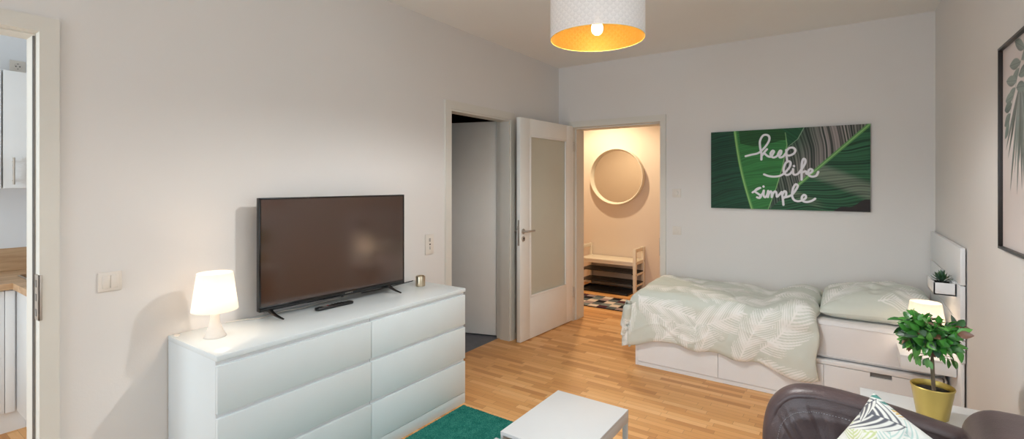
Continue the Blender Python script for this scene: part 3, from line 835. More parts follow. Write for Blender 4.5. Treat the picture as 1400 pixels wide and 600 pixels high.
for s in (-1, 1):
    bm = BM(); x = s * 0.388 - 0.035
    for q in (-1, 1):
        pts = catmull([(x, -0.002, z0 + 0.01), (x + 0.004, q * 0.022 - 0.004, z0 - 0.006), (x + 0.016, q * 0.062, z0 - 0.024), (x + 0.032, q * 0.103, 0.0055)], 8)
        n = len(pts); tube(bm, pts, [0.0185 - 0.0125 * i / (n - 1) for i in range(n)], 12, flat=0.62)
    obj('stand_foot', bm, M['black_gloss'], t, local=True)

# remote control
th = math.atan2(1.847 - 1.613, 0.01)
t = thing('remote_control', 'slim black remote control lying in front of the television', 'remote control', (-2.452, 1.735, DZ + 0.001), th)
bm = BM(); box(bm, -0.115, 0.115, -0.021, 0.021, 0, 0.0165, 0.006, 3)
obj('body', bm, M['black_plastic'], t, local=True)
for i in range(3):
    for j in range(4): obj('button', bx(0.05 - 0.02 * j - 0.006, 0.05 - 0.02 * j + 0.006, (i - 1) * 0.012 - 0.004, (i - 1) * 0.012 + 0.004, 0.0155, 0.0182, 0.0012), M['black_gloss'], t, local=True)
obj('grey_button', bx(-0.078, -0.05, -0.014, 0.014, 0.0155, 0.0185, 0.002), M['grey_plastic'], t, local=True)
obj('red_button', bx(-0.043, -0.035, 0.004, 0.012, 0.0155, 0.0186, 0.0015), M['red_plastic'], t, local=True)
bm = BM(); lathe(bm, [(0.006, 0), (0.013, 0), (0.013, 0.002), (0.006, 0.002), (0.006, 0)], -0.092, 0, 0.016, 28); obj('navigation_ring', bm, M['black_gloss'], t, local=True)

# tealight holder
t = thing('candle_holder', 'small shiny champagne-coloured candle holder at the right end of the chest', 'candle holder', (-2.462, 2.433, DZ))
bm = BM(); lathe(bm, [(0, 0), (0.030, 0), (0.0335, 0.004), (0.0335, 0.064), (0.031, 0.070), (0.027, 0.072), (0.025, 0.071), (0.0245, 0.064), (0.0245, 0.02), (0, 0.02)], 0, 0, 0, 48); obj('cup', bm, M['gold_tealight'], t, local=True)
bm = BM(); lathe(bm, [(0, 0.021), (0.023, 0.021), (0.023, 0.048), (0, 0.046)], 0, 0, 0, 32); cd = obj('candle', bm, M['wax'], t, local=True)
bm = BM(); tube(bm, [(0, 0, 0.045), (0.001, 0, 0.055)], 0.0008, 6); obj('wick', bm, M['dark'], cd, local=True)
bm = BM(); lathe(bm, [(0, 0), (0.013, 0), (0.0135, 0.004), (0.011, 0.007), (0, 0.0075)], -2.600, 0.985, DZ, 28)
rebase(tag(obj('furniture_pad', bm, M['plastic']), 'tiny pale round pad on the rear left corner of the white chest', 'pad'))
# cables
bm = BM()
zc = DZ + 0.0035
tube(bm, catmull([(-2.634, 1.22, zc + 0.0), (-2.60, 1.30, zc), (-2.565, 1.36, zc), (-2.585, 1.45, zc), (-2.60, 1.52, zc), (-2.575, 1.60, zc), (-2.60, 1.75, zc), (-2.612, 1.95, zc)], 8), 0.003, 10)
rebase(tag(obj('power_cable', bm, M['plastic']), 'thin white cable lying on the chest behind the left half of the television', 'cable'))
bm = BM()
tube(bm, catmull([(-2.612, 2.05, zc), (-2.60, 2.25, zc), (-2.615, 2.4, zc), (-2.625, 2.52, zc)], 8), 0.003, 10)
rebase(tag(obj('aerial_cable', bm, M['black_plastic']), 'thin dark cable lying along the wall right of the television', 'cable'))

# ================================================================== WALL PICTURES
# banana-leaf canvas
CW, CH, CX0, CZ0, CY = 1.178, 0.690, -1.037, 1.272, YB - 0.030
t = thing('canvas_print', 'wide canvas of green banana leaves with white handwriting, hung above the bed', 'picture', (CX0 + CW / 2, YB, CZ0))
n1, n2 = 560, 330
U, V = np.meshgrid(np.linspace(0, CW, n1), np.linspace(0, CH, n2), indexing='ij')
def vein(q):
    """uneven veins: each of its own strength, finer ones between"""
    z = np.zeros_like(q)
    v = 0.55 * vnoise(q * 1.7 + 20, z, 101) + 0.35 * vnoise(q * 3.9 + 50, z + 3, 102) + 0.28 * np.sin(2 * PI * q)
    return np.clip(0.5 + 0.72 * v, 0, 1)
# left leaf: rib runs from the top left down to the right
tr_ = (0.69 - V) / 0.684; xm = 0.203 + 0.137 * tr_ - 0.018 * np.sin(PI * tr_)
sL = U - xm
ql = (V + 0.10 * np.abs(sL) ** 1.2 + np.where(sL < 0, 0.55 * sL ** 2, 0.0)) / 0.019 + 0.6 * vnoise(U * 7, V * 18, 2)
qr = (V - 0.30 * sL + 0.6 * sL ** 2) / 0.019 + 0.6 * vnoise(U * 7, V * 18, 4)
fine = vnoise(U * 12, V * 160, 8) * 0.5 + 0.5
left_dark = rgb3(30, 82, 58) * (0.35 + 0.75 * vein(ql)[..., None] * (0.6 + 0.4 * fine[..., None]))
right_green = rgb3(52, 122, 62) * (0.62 + 0.55 * vein(qr)[..., None] * (0.6 + 0.4 * fine[..., None]))
tone = vnoise(U * 3, V * 3, 11)[..., None] * 0.18
left_dark = left_dark * (1 + tone); right_green = right_green * (1 + tone)
# right-hand leaf: rib climbs to the top right corner
a = Vector((0.645, 0.165)); b = Vector((1.20, 0.712)); ax = (b - a).normalized()
tt = (U - a.x) * ax.x + (V - a.y) * ax.y; ss = -(U - a.x) * ax.y + (V - a.y) * ax.x
qu = (tt * 0.9 - ss * 0.75 + 0.5 * ss ** 2) / 0.022 + 0.9 * vnoise(tt * 6, ss * 6, 21)
qd = (tt * 0.72 + ss * 0.9 + 0.25 * ss ** 2) / 0.023 + 0.9 * vnoise(tt * 6, ss * 6, 23)
gl = np.clip(0.5 + 0.9 * vnoise(U * 3.2 + 3, V * 3.2, 31), 0, 1)
up = rgb3(30, 46, 40) * (1 - vein(qu)[..., None]) + mixc(np.broadcast_to(rgb3(84, 112, 92), U.shape + (3,)), rgb3(176, 164, 162), gl * sstep(0.35, 0.75, U / CW)) * vein(qu)[..., None] ** 1.5
dn = rgb3(14, 40, 30) * (1 - vein(qd)[..., None]) + rgb3(56, 112, 76) * vein(qd)[..., None]
# pale greyish-beige band printed below the rib
bd = np.abs((V - 0.349) - (U - 0.785) * (-0.189 / 0.389)) ; band = (1 - sstep(0.03, 0.10, bd)) * sstep(0.60, 0.80, U)
dn = mixc(dn, rgb3(150, 150, 138), 0.62 * band * (0.35 + 0.65 * vein(qd)))
bd2 = np.abs((V - 0.16) - (U - 0.62) * (-0.5)); dn = mixc(dn, rgb3(150, 150, 130), 0.5 * (1 - sstep(0.01, 0.05, bd2)) * sstep(0.60, 0.66, U) * (1 - sstep(0.78, 0.9, U)) * vein(qd))
c = np.where((ss > 0)[..., None], up, dn)
ribm = (1 - sstep(0.011, 0.015, np.abs(ss))) * sstep(0.66, 0.70, U)
rc = mixc(np.broadcast_to(rgb3(94, 150, 84), U.shape + (3,)), rgb3(140, 186, 118), 1 - sstep(0.003, 0.005, np.abs(ss)))
c = c * (1 - ribm[..., None]) + rc * ribm[..., None]
# dark lower right corner and edge of the leaf
lowc = V < (0.0 + (U - 0.93) * 0.40 + 0.012 * np.sin(U * 40))
c = np.where((lowc & (U > 0.93))[..., None], rgb3(44, 38, 38), c)
# small leaf piece at the upper middle
pe = np.interp(V, [0.50, 0.533, 0.595, 0.682, 0.70], [0.596, 0.616, 0.688, 0.73, 0.735])
bo = np.interp(V, [0.0, 0.01, 0.187, 0.353, 0.55, 0.658, 0.70], [0.467, 0.47, 0.529, 0.573, 0.609, 0.595, 0.56])
piece = (U > bo - 0.01) & (U < pe) & (V > 0.515)
pc = rgb3(30, 84, 52) * (0.7 + 0.4 * vein((U * 0.8 + V) / 0.03)[..., None]); c = np.where(piece[..., None], pc, c)
c = mixc(c, rgb3(130, 160, 130), (1 - sstep(0.002, 0.005, np.abs(U - pe))) * (V > 0.515))
# middle leaf and left leaf
inl = U < bo
c = np.where(inl[..., None], np.where((sL > 0)[..., None], right_green, left_dark), c)
c = mixc(c, rgb3(128, 176, 112), (1 - sstep(0.002, 0.0055, np.abs(U - bo))) * (V < 0.655))
topd = (V > 0.69 - 0.085 - 0.06 * np.sin((U - 0.22) * 7) + 0.03 * vnoise(U * 9, V * 9, 5)) & (U > xm + 0.03) & (U < 0.60)
c = np.where((topd & inl)[..., None], c * 0.42, c)
ribl = 1 - sstep(0.010, 0.014, np.abs(sL)); rl = mixc(np.broadcast_to(rgb3(92, 150, 80), U.shape + (3,)), rgb3(150, 192, 120), 1 - sstep(0.002, 0.005, np.abs(sL + 0.002)))
c = c * (1 - ribl[..., None]) + rl * ribl[..., None]
STROKES = [
  [(0.29, 0.464), (0.334, 0.475), (0.392, 0.489), (0.438, 0.532), (0.472, 0.587), (0.475, 0.625), (0.455, 0.643), (0.426, 0.637), (0.404, 0.591), (0.406, 0.533), (0.415, 0.482), (0.415, 0.431)],
  [(0.415, 0.459), (0.438, 0.494), (0.458, 0.519)],
  [(0.436, 0.488), (0.463, 0.46), (0.489, 0.454), (0.485, 0.48), (0.5, 0.504), (0.512, 0.496), (0.501, 0.472), (0.494, 0.454), (0.512, 0.446), (0.536, 0.459), (0.544, 0.478), (0.556, 0.501), (0.567, 0.499), (0.563, 0.475), (0.552, 0.458), (0.558, 0.445), (0.58, 0.452), (0.602, 0.482)],
  [(0.604, 0.507), (0.606, 0.457), (0.612, 0.406)],
  [(0.604, 0.494), (0.626, 0.522), (0.656, 0.523), (0.671, 0.5), (0.658, 0.474), (0.628, 0.459), (0.61, 0.462)],
  [(0.436, 0.302), (0.472, 0.287), (0.516, 0.282), (0.56, 0.29), (0.593, 0.315), (0.626, 0.358), (0.636, 0.394), (0.624, 0.411), (0.602, 0.399), (0.586, 0.358), (0.586, 0.321), (0.604, 0.296), (0.628, 0.302), (0.65, 0.329), (0.654, 0.344), (0.655, 0.308), (0.669, 0.296), (0.692, 0.308), (0.713, 0.338), (0.739, 0.386), (0.743, 0.416), (0.731, 0.429), (0.72, 0.405), (0.716, 0.35), (0.716, 0.255)],
  [(0.66, 0.371), (0.661, 0.368)],
  [(0.717, 0.313), (0.744, 0.325), (0.753, 0.303), (0.782, 0.313), (0.793, 0.332), (0.778, 0.343), (0.764, 0.325), (0.766, 0.295), (0.789, 0.28), (0.82, 0.288), (0.833, 0.318)],
  [(0.346, 0.145), (0.378, 0.168), (0.406, 0.185), (0.381, 0.177), (0.365, 0.154), (0.392, 0.132), (0.411, 0.114), (0.4, 0.097), (0.381, 0.103)],
  [(0.431, 0.198), (0.432, 0.195)],
  [(0.404, 0.108), (0.426, 0.139), (0.434, 0.162), (0.432, 0.12), (0.445, 0.104), (0.46, 0.127), (0.467, 0.159), (0.465, 0.106), (0.472, 0.133), (0.485, 0.155), (0.494, 0.145), (0.495, 0.106), (0.502, 0.134), (0.519, 0.155), (0.53, 0.143), (0.534, 0.11), (0.552, 0.128), (0.569, 0.151)],
  [(0.569, 0.151), (0.577, 0.104), (0.583, 0.042)],
  [(0.576, 0.131), (0.589, 0.157), (0.602, 0.15), (0.601, 0.119), (0.585, 0.1)],
  [(0.587, 0.104), (0.615, 0.112), (0.647, 0.13), (0.676, 0.173), (0.688, 0.204), (0.672, 0.216), (0.654, 0.181), (0.647, 0.123), (0.66, 0.087), (0.688, 0.075), (0.716, 0.082), (0.743, 0.1), (0.745, 0.121), (0.731, 0.128), (0.717, 0.106), (0.724, 0.079), (0.753, 0.07), (0.789, 0.081), (0.811, 0.098)],
]
dist = np.full(U.shape, 9.0)
for st in STROKES:
    pts = [(p.x, p.y) for p in catmull([(x, y, 0) for x, y in st], 5)]
    dist = np.minimum(dist, seg_dist(U, V, pts))
c = mixc(c, rgb3(232, 230, 236), 1 - sstep(0.0072, 0.0100, dist))
P = np.stack([CX0 + U, np.full(U.shape, CY), CZ0 + V], -1)
grid('printed_face', P, M['canvas'], t, col=c, sharp=0)
bm = BM(); box(bm, CX0, CX0 + CW, CY + 0.001, YB - 0.001, CZ0, CZ0 + CH); obj('stretcher_frame', bm, M['backboard'], t)

# framed botanical print on the right wall
PY0, PY1, PZ0, PZ1 = 2.196, 2.796, 1.231, 2.053
t = thing('framed_print', 'tall thin-framed botanical print on the right wall', 'picture', (XR, (PY0 + PY1) / 2, PZ0))
fw = 0.011; bm = BM()
box(bm, XR - 0.022, XR, PY0, PY0 + fw, PZ0, PZ1, 0.001); box(bm, XR - 0.022, XR, PY1 - fw, PY1, PZ0, PZ1, 0.001)
box(bm, XR - 0.022, XR, PY0, PY1, PZ0, PZ0 + fw, 0.001); box(bm, XR - 0.022, XR, PY0, PY1, PZ1 - fw, PZ1, 0.001)
obj('frame', bm, plain('dark_bronze', rgb(52, 47, 45), 0.35, 0.4), t)
pw, ph = PY1 - PY0 - 2 * fw, PZ1 - PZ0 - 2 * fw
S_, Z_ = np.meshgrid(np.linspace(0, pw, 260), np.linspace(0, ph, 360), indexing='ij')   # S from the far edge towards the viewer
Zw = Z_ + PZ0 + fw
c = np.broadcast_to(rgb3(218, 206, 202), S_.shape + (3,)).copy()
rs = random.Random(5)
def leafshape(c, x0, z0, ang, L, W, col):
    t_ = (S_ - x0) * math.cos(ang) + (Zw - z0) * math.sin(ang); s_ = -(S_ - x0) * math.sin(ang) + (Zw - z0) * math.cos(ang)
    w_ = W * np.sin(PI * np.clip(t_ / L, 0, 1)) ** 0.75
    m_ = (1 - sstep(w_ - 0.002, w_ + 0.001, np.abs(s_))) * (t_ > 0) * (t_ < L)
    cc = mixc(np.broadcast_to(np.array(col), S_.shape + (3,)), np.array(col) * 0.55, sstep(0, W, s_))
    cc = mixc(cc, np.array(col) * 0.45, 1 - sstep(0.0006, 0.0018, np.abs(s_)))
    return c * (1 - m_[..., None]) + cc * m_[..., None]
# fan of narrow hanging blades
for k in range(15):
    f = k / 14.0
    x1 = 0.045 + 0.44 * f; z1 = 1.50 + 0.07 * math.sin(k * 2.3) + 0.10 * abs(f - 0.5) + (0.08 if k == 0 else 0)
    x0, z0 = 0.25 + 0.04 * (f - 0.5), 1.86
    L = math.hypot(x1 - x0, z1 - z0)
    g = 120 + 24 * math.sin(k * 5.1)
    c = leafshape(c, x0, z0, math.atan2(z1 - z0, x1 - x0), L, 0.013, rgb3(g, g + 6, g))
stem = [(0.30, 1.99), (0.23, 1.93), (0.17, 1.85), (0.12, 1.79), (0.085, 1.73)]
c = mixc(c, rgb3(110, 116, 108), 1 - sstep(0.001, 0.003, seg_dist(S_, Zw, stem)))
for (x, z, an, L) in ((0.30, 1.985, 2.75, 0.14), (0.25, 1.945, 3.05, 0.15), (0.235, 1.925, 3.5, 0.13), (0.20, 1.885, 3.0, 0.15), (0.185, 1.86, 3.45, 0.13), (0.155, 1.835, 3.2, 0.115), (0.135, 1.805, 3.25, 0.11), (0.115, 1.77, 3.55, 0.10), (0.095, 1.74, 3.9, 0.09),
                      (0.26, 1.95, 0.3, 0.13), (0.30, 1.99, 1.2, 0.05), (0.22, 1.90, 0.1, 0.13), (0.19, 1.86, -0.1, 0.12)):
    g = rs.uniform(112, 138); c = leafshape(c, x, z, an, L, 0.022, rgb3(g - 6, g + 6, g - 2))
P = np.stack([np.full(S_.shape, XR - 0.008), PY1 - fw - S_, Zw], -1)
grid('print', P, M['paper'], t, col=c, sharp=0)

# ================================================================== PENDANT LAMP
px, py, R, z0, z1 = -0.977, 2.12, 0.22, 2.18, 2.47
t = thing('pendant_lamp', 'large white pierced drum pendant lamp with brass-coloured lining hanging from the ceiling', 'pendant lamp', (px, py, z0))
def drum(name, r, mat, flip):
    n = 160; A = np.linspace(0, 2 * PI, n + 1); Zs = np.linspace(0, z1 - z0, 8)
    Ag, Zg = np.meshgrid(A, Zs, indexing='ij')
    Ph = Ag + 1.2
    P = np.stack([px + r * np.cos(Ph), py + r * np.sin(Ph), z0 + Zg], -1); uv = np.stack([Ag * 0.22, Zg], -1)
    if flip: P, uv = P[::-1], uv[::-1]
    return grid(name, P, mat, t, uv=uv, sharp=0)
drum('shade', R, M['shade_outer'], False); drum('shade_lining', R - 0.0012, M['shade_inner'], True)
for z in (z0, z1):
    bm = BM(); tube(bm, [(px + (R - 0.0008) * math.cos(2 * PI * k / 96), py + (R - 0.0008) * math.sin(2 * PI * k / 96), z) for k in range(96)], 0.0013, 8, closed=True)
    obj('rim_ring', bm, M['gold_pot'], t)
bm = BM(); zs = 2.335
for k in range(3):
    a = 2 * PI * k / 3 + 0.4; tube(bm, [(px + 0.02 * math.cos(a), py + 0.02 * math.sin(a), zs), (px + (R - 0.003) * math.cos(a), py + (R - 0.003) * math.sin(a), z1 - 0.01)], 0.0018, 8)
obj('shade_carrier', bm, M['socket_brass'], t)
bm = BM(); lathe(bm, [(0, 2.285), (0.02, 2.285), (0.022, 2.31), (0.02, 2.35), (0.008, 2.365), (0, 2.366)], px, py, 0, 28); obj('bulb_socket', bm, M['plastic'], t)
bm = BM(); lathe(bm, [(0, 2.198), (0.012, 2.201), (0.022, 2.21), (0.027, 2.226), (0.025, 2.243), (0.016, 2.265), (0.013, 2.288), (0, 2.29)], px, py, 0, 32); obj('bulb', bm, M['pendant_bulb'], t)
bm = BM(); tube(bm, [(px, py, 2.36), (px, py, H - 0.03)], 0.003, 10); obj('cord', bm, M['plastic'], t)
bm = BM(); lathe(bm, [(0, H - 0.05), (0.02, H - 0.05), (0.045, H - 0.02), (0.05, H), (0, H)], px, py, 0, 36); obj('ceiling_rose', bm, M['plastic'], t)

# ================================================================== BED
FX0, FX1, FY0, FY1, FZ = -1.45, 0.488, 3.89, 4.718, 0.309
t = thing('bed', 'white single storage bed with three drawers along the back wall', 'bed', ((FX0 + FX1) / 2, (FY0 + FY1) / 2, 0))
bm = BM()
box(bm, FX0, FX0 + 0.02, FY0, FY1, 0.0, FZ, 0.0015); box(bm, FX1 - 0.02, FX1, FY0, FY1, 0, FZ, 0.0015)
box(bm, FX0, FX1, FY1 - 0.02, FY1, 0, FZ); box(bm, FX0 + 0.01, FX1 - 0.01, FY0, FY0 + 0.05, 0.281, FZ, 0.0015)
for x in (-0.807, -0.138): box(bm, x - 0.009, x + 0.009, FY0 + 0.02, FY1 - 0.02, 0.03, 0.29)
obj('bed_frame', bm, M['white_satin'], t)
obj('bed_base', bx(FX0 + 0.02, FX1 - 0.02, FY0 + 0.05, FY1 - 0.02, 0.288, 0.305), M['white_satin'], t)
obj('plinth', bx(FX0 + 0.02, FX1 - 0.02, FY0 + 0.006, FY0 + 0.02, 0, 0.03), M['white_satin'], t)
for a, b in ((FX0 + 0.021, -0.8085), (-0.8055, -0.1395), (-0.1365, FX1 - 0.021)):
    m = (a + b) / 2 + 0.005; z0, z1, zn = 0.034, 0.277, 0.249
    bm = BM(); prism(bm, [(a, z0), (b, z0), (b, z1), (m + 0.056, z1), (m + 0.056, zn), (m - 0.056, zn), (m - 0.056, z1), (a, z1)], 'y', FY0 + 0.0, FY0 + 0.018)
    dr = obj('drawer', bm, M['white_satin'], t)
    obj('grip_recess', bx(m - 0.06, m + 0.06, FY0 + 0.018, FY0 + 0.05, zn - 0.01, z1 + 0.002), M['grey_plastic'], dr)
    obj('drawer_box', bx(a + 0.02, b - 0.02, FY0 + 0.05, FY1 - 0.06, 0.04, 0.235), M['white_satin'], dr)
# mattress
bm = BM(); box(bm, -1.43, 0.482, 3.918, 4.716, FZ + 0.001, 0.566, 0.035, 5)
t = thing('mattress', 'mattress in a plain off-white fitted sheet on the white bed', 'mattress', (-0.47, 4.317, FZ + 0.001))
obj('fitted_sheet', bm, M['mattress'], t)
bm = BM()
for z in (0.335, 0.54):
    tube(bm, [(-1.395, 3.917, z), (0.447, 3.917, z)], 0.003, 8)
obj('piping', bm, M['mattress'], t)

# duvet
SAGE, PALE = rgb3(212, 217, 208), rgb3(246, 246, 243)
xr, xe, yb, yfe = -0.168, -1.385, 4.712, 3.930
ZT = 0.612
ru, rv = 0.115, 0.085
nu, nv = 330, 250
Lu, Lv = (xr - xe) + ru * PI / 2 + 0.20, (yb - yfe) + rv * PI / 2 + 0.325
u = np.linspace(0, Lu, nu); v = np.linspace(0, Lv, nv)
Ug, Vg = np.meshgrid(u, v, indexing='ij')
def roll(s, r):
    a = np.clip(s / r, 0, PI / 2); out = np.where(s < 0, s, r * np.sin(a)); hang = np.clip(s - r * PI / 2, 0, None)
    return out, np.where(s < 0, 0, r * (1 - np.cos(a))) + hang, hang
hemv = 1 + (0.035 * np.sin(Ug * 4.1 + 1.1) + 0.02 * np.sin(Ug * 11) + 0.02 * vnoise(Ug * 6, Ug * 0 + 2, 3)) * sstep(0.8, 1.2, Vg)
su, sv = Ug - (xr - xe), Vg * hemv - (yb - yfe)
ou, du, hu = roll(su, ru); ov, dv, hv = roll(sv, rv)
drop = (du ** 3.2 + dv ** 3.2 + 1e-12) ** (1 / 3.2)
cor = np.minimum(hu, hv)
X = xe - ou - 0.20 * cor - 0.05 * hu; Y = yfe - ov + 0.05 * cor - 0.03 * hv
Z = ZT - drop
P = np.stack([X, Y, Z], -1)
gu, gv = np.gradient(P, axis=0), np.gradient(P, axis=1)
N = np.cross(gv, gu); N /= np.linalg.norm(N, axis=-1, keepdims=True) + 1e-9
if N[20, 20, 2] < 0: N = -N
puff = 0.009 * vnoise(Ug * 4.2 + 1, Vg * 4.6 + 2, 41) + 0.005 * vnoise(Ug * 9, Vg * 8, 42) + 0.0022 * vnoise(Ug * 22, Vg * 20, 43)
w1 = vnoise(Ug * 3 + 2.2 * Vg, Vg * 7 - 2 * Ug, 44); puff += 0.005 * (1 - np.abs(w1)) ** 6 - 0.005 * (1 - np.abs(vnoise(Ug * 5 - Vg * 2, Vg * 3 + Ug * 3, 47))) ** 8
top = np.clip(1 - drop / 0.12, 0, 1)
puff += 0.022 * top * np.sin(PI * np.clip((Vg - 0.02) / 0.8, 0, 1)) ** 0.5
puff += (0.052 * np.exp(-((Ug - 0.12) / 0.13) ** 2) - 0.028 * np.exp(-((Ug - 0.36) / 0.09) ** 2)) * top                    # folded-back thick end and the dip beside it
puff += 0.022 * np.exp(-((Ug - 0.10) / 0.12) ** 2) * (1 - top)
puff -= 0.026 * np.exp(-((Vg - 0.0) / 0.07) ** 2)
folds = 0.009 * np.sin(Ug * 17 + 2.0 * vnoise(Ug * 3, Ug * 0, 51)) * sstep(0.95, 1.2, Vg) * (hu < 0.02)
puff += folds
edge = np.clip(1 - Ug / 0.05, 0, 1); puff -= 0.05 * (1 - np.sqrt(1 - edge ** 2)) * (0.25 + 0.75 * top)
hem = np.clip(1 - (Lv - Vg) / 0.04, 0, 1); puff -= 0.012 * hem ** 2
puff *= 1 - 0.92 * sstep(0.0, 0.06, cor)
P = P + N * puff[..., None]
P[..., 0] += 0.010 * np.sin(Vg * 21) * np.clip(1 - Ug / 0.1, 0, 1)
P[..., 1] = np.minimum(P[..., 1], 4.725)
mask = np.zeros(Ug.shape)
def fr(u0, v0, u1, v1, W, bend=0.1, period=0.024):
    global mask
    L = math.hypot(u1 - u0, v1 - v0)
    mk = frond(Ug, Vg, u0, v0, math.atan2(v1 - v0, u1 - u0), L, W, bend, period, 0.86, 0.9, 0.25, 0.005)
    mask = np.where(mk[1], mk[0], np.maximum(mask, mk[0]))
for a in ((0.36, 1.15, 0.03, 0.80, 0.125, 0.12), (0.93, 1.10, 0.44, 0.98, 0.13, 0.22), (0.50, 1.28, 0.33, 0.80, 0.10, -0.1), (1.24, 0.86, 0.88, 1.22, 0.12, 0.1),
          (1.27, 0.92, 1.47, 1.24, 0.10, -0.1), (1.22, 0.92, 0.80, 0.93, 0.09, -0.12), (0.78, 1.28, 0.67, 1.06, 0.08, 0.1), (0.36, 1.22, 0.0, 1.22, 0.07, -0.12), (1.12, 1.28, 0.92, 1.12, 0.07, 0.1),
          (0.62, 0.78, 0.24, 0.62, 0.10, 0.15), (1.05, 0.62, 0.60, 0.70, 0.10, -0.15), (0.95, 0.40, 0.50, 0.50, 0.10, 0.12), (1.45, 0.55, 1.05, 0.75, 0.10, 0.1), (0.30, 0.45, 0.02, 0.66, 0.09, 0.12),
          (1.30, 0.15, 0.90, 0.26, 0.10, 0.12), (0.75, 0.14, 0.30, 0.24, 0.10, -0.14), (0.28, 0.10, 0.02, 0.36, 0.09, 0.1), (1.55, 0.20, 1.30, 0.45, 0.09, 0.1), (1.62, 0.75, 1.55, 1.15, 0.09, 0.1), (1.58, 1.2, 1.40, 1.30, 0.06, 0.1)):
    fr(*a)
col = mixc(np.broadcast_to(SAGE, Ug.shape + (3,)), PALE, mask * 0.95)
dv_ = grid('duvet', P, M['cloth'], col=col, sharp=0)
s = dv_.modifiers.new('Thickness', 'SOLIDIFY'); s.thickness = 0.03; s.offset = -1
rebase(tag(dv_, 'puffy sage green duvet with white palm fronds draped over the bed', 'duvet'))

# pillow
nu, nv = 150, 170
X, Y, T_, U, V = pillow(nu, nv, 0.66, 0.76, 0.27, 0.33, 0.05, 60, 0.008)
mk = np.zeros(U.shape)
for a in ((-0.30, -0.30, 0.9, 0.42, 0.12, 0.12), (0.02, -0.30, 0.15, 0.36, 0.11, 0.12), (0.27, 0.12, 2.4, 0.44, 0.11, 0.15), (0.25, -0.36, 1.9, 0.40, 0.10, -0.1), (-0.28, 0.05, 0.9, 0.42, 0.12, 0.1), (0.0, 0.02, 1.0, 0.36, 0.10, 0.1)):
    q_ = frond(U * 0.33, V * 0.37, a[0], a[1], a[2], a[3], a[4], a[5], 0.024, 0.86, 0.9, 0.25, 0.005); mk = np.where(q_[1], q_[0], np.maximum(mk, q_[0]))
cf = mixc(np.broadcast_to(SAGE, U.shape + (3,)), PALE, mk * 0.95)
fr_ = np.stack([X, Y, T_], -1); bk = np.stack([X, Y, -T_ * 0.55], -1)
A = np.concatenate([fr_, bk[::-1]], 0); cc = np.concatenate([cf, cf[::-1]], 0)
# lie it on the mattress, its head end a little higher
c0 = Vector((0.152, 4.325, 0.632)); tl = 0.05
W3 = np.empty_like(A)
W3[..., 0] = c0.x + A[..., 0] * math.cos(tl) - A[..., 2] * math.sin(tl)
W3[..., 1] = c0.y + A[..., 1]
W3[..., 2] = c0.z + A[..., 2] * math.cos(tl) + A[..., 0] * math.sin(tl)
W3[..., 2] = np.maximum(W3[..., 2], 0.569)
W3[..., 2] -= 0.030 * np.clip(-(A[..., 1] + 0.1) / 0.27, 0, 1) ** 2 * np.clip(A[..., 2] * 20 + 0.2, 0, 1)
W3[..., 2] = np.maximum(W3[..., 2], 0.569)
rebase(tag(grid('pillow', W3, M['cloth'], col=cc, sharp=0, wrap=True), 'plump sage green palm-patterned pillow at the head of the bed', 'pillow'))

# headboard on the right wall
HF, HBK = 0.500, 0.5255
t = thing('headboard', 'white panelled headboard standing against the right wall at the bed head', 'headboard', (HF, 4.14, 0))
for z0, z1 in ((0.943, 1.145), (0.734, 0.937), (0.518, 0.728)):
    obj('panel', bx(HF, HBK - 0.004, 3.566, 4.716, z0, z1, 0.002), M['white_satin'], t)
obj('support_panel', bx(HF + 0.004, HBK - 0.006, 3.575, 4.716, 0.0, 0.512, 0.002), M['white_satin'], t)
for y in (3.62, 4.12, 4.62): obj('rail', bx(HBK - 0.008, HBK, y, y + 0.04, 0.02, 1.12), M['white_satin'], t)
# shelf boxes
def tray(x0, x1, y0, y1, z0, z1, w=0.008):
    bm = BM(); box(bm, x0, x1, y0, y1, z0, z0 + w)
    box(bm, x0, x0 + w, y0, y1, z0, z1, 0.001); box(bm, x1 - w, x1, y0, y1, z0, z1, 0.001); box(bm, x0, x1, y0, y0 + w, z0, z1, 0.001); box(bm, x0, x1, y1 - w, y1, z0, z1, 0.001)
    return bm
t = thing('shelf_box', 'small open white box hung on the headboard, holding the succulent', 'shelf', (0.45, 3.80, 0.86), 0, 'white boxes on the headboard')
obj('box_shell', tray(0.400, 0.499, 3.66, 3.94, 0.862, 0.932), M['white_satin'], t)
obj('mounting_hook', bx(0.488, 0.4995, 3.72, 3.88, 0.90, 0.934, 0.001), M['white_satin'], t)
t = thing('bedside_shelf', 'white box shelf hung low on the headboard, carrying the lit lamp', 'shelf', (0.376, 3.775, 0.405), 0, 'white boxes on the headboard')
obj('box_shell', bx(0.253, 0.499, 3.66, 3.905, 0.408, 0.482, 0.0015), M['white_satin'], t)
obj('shelf_top', bx(0.250, 0.499, 3.655, 3.908, 0.480, 0.490, 0.0015), M['white_satin'], t)

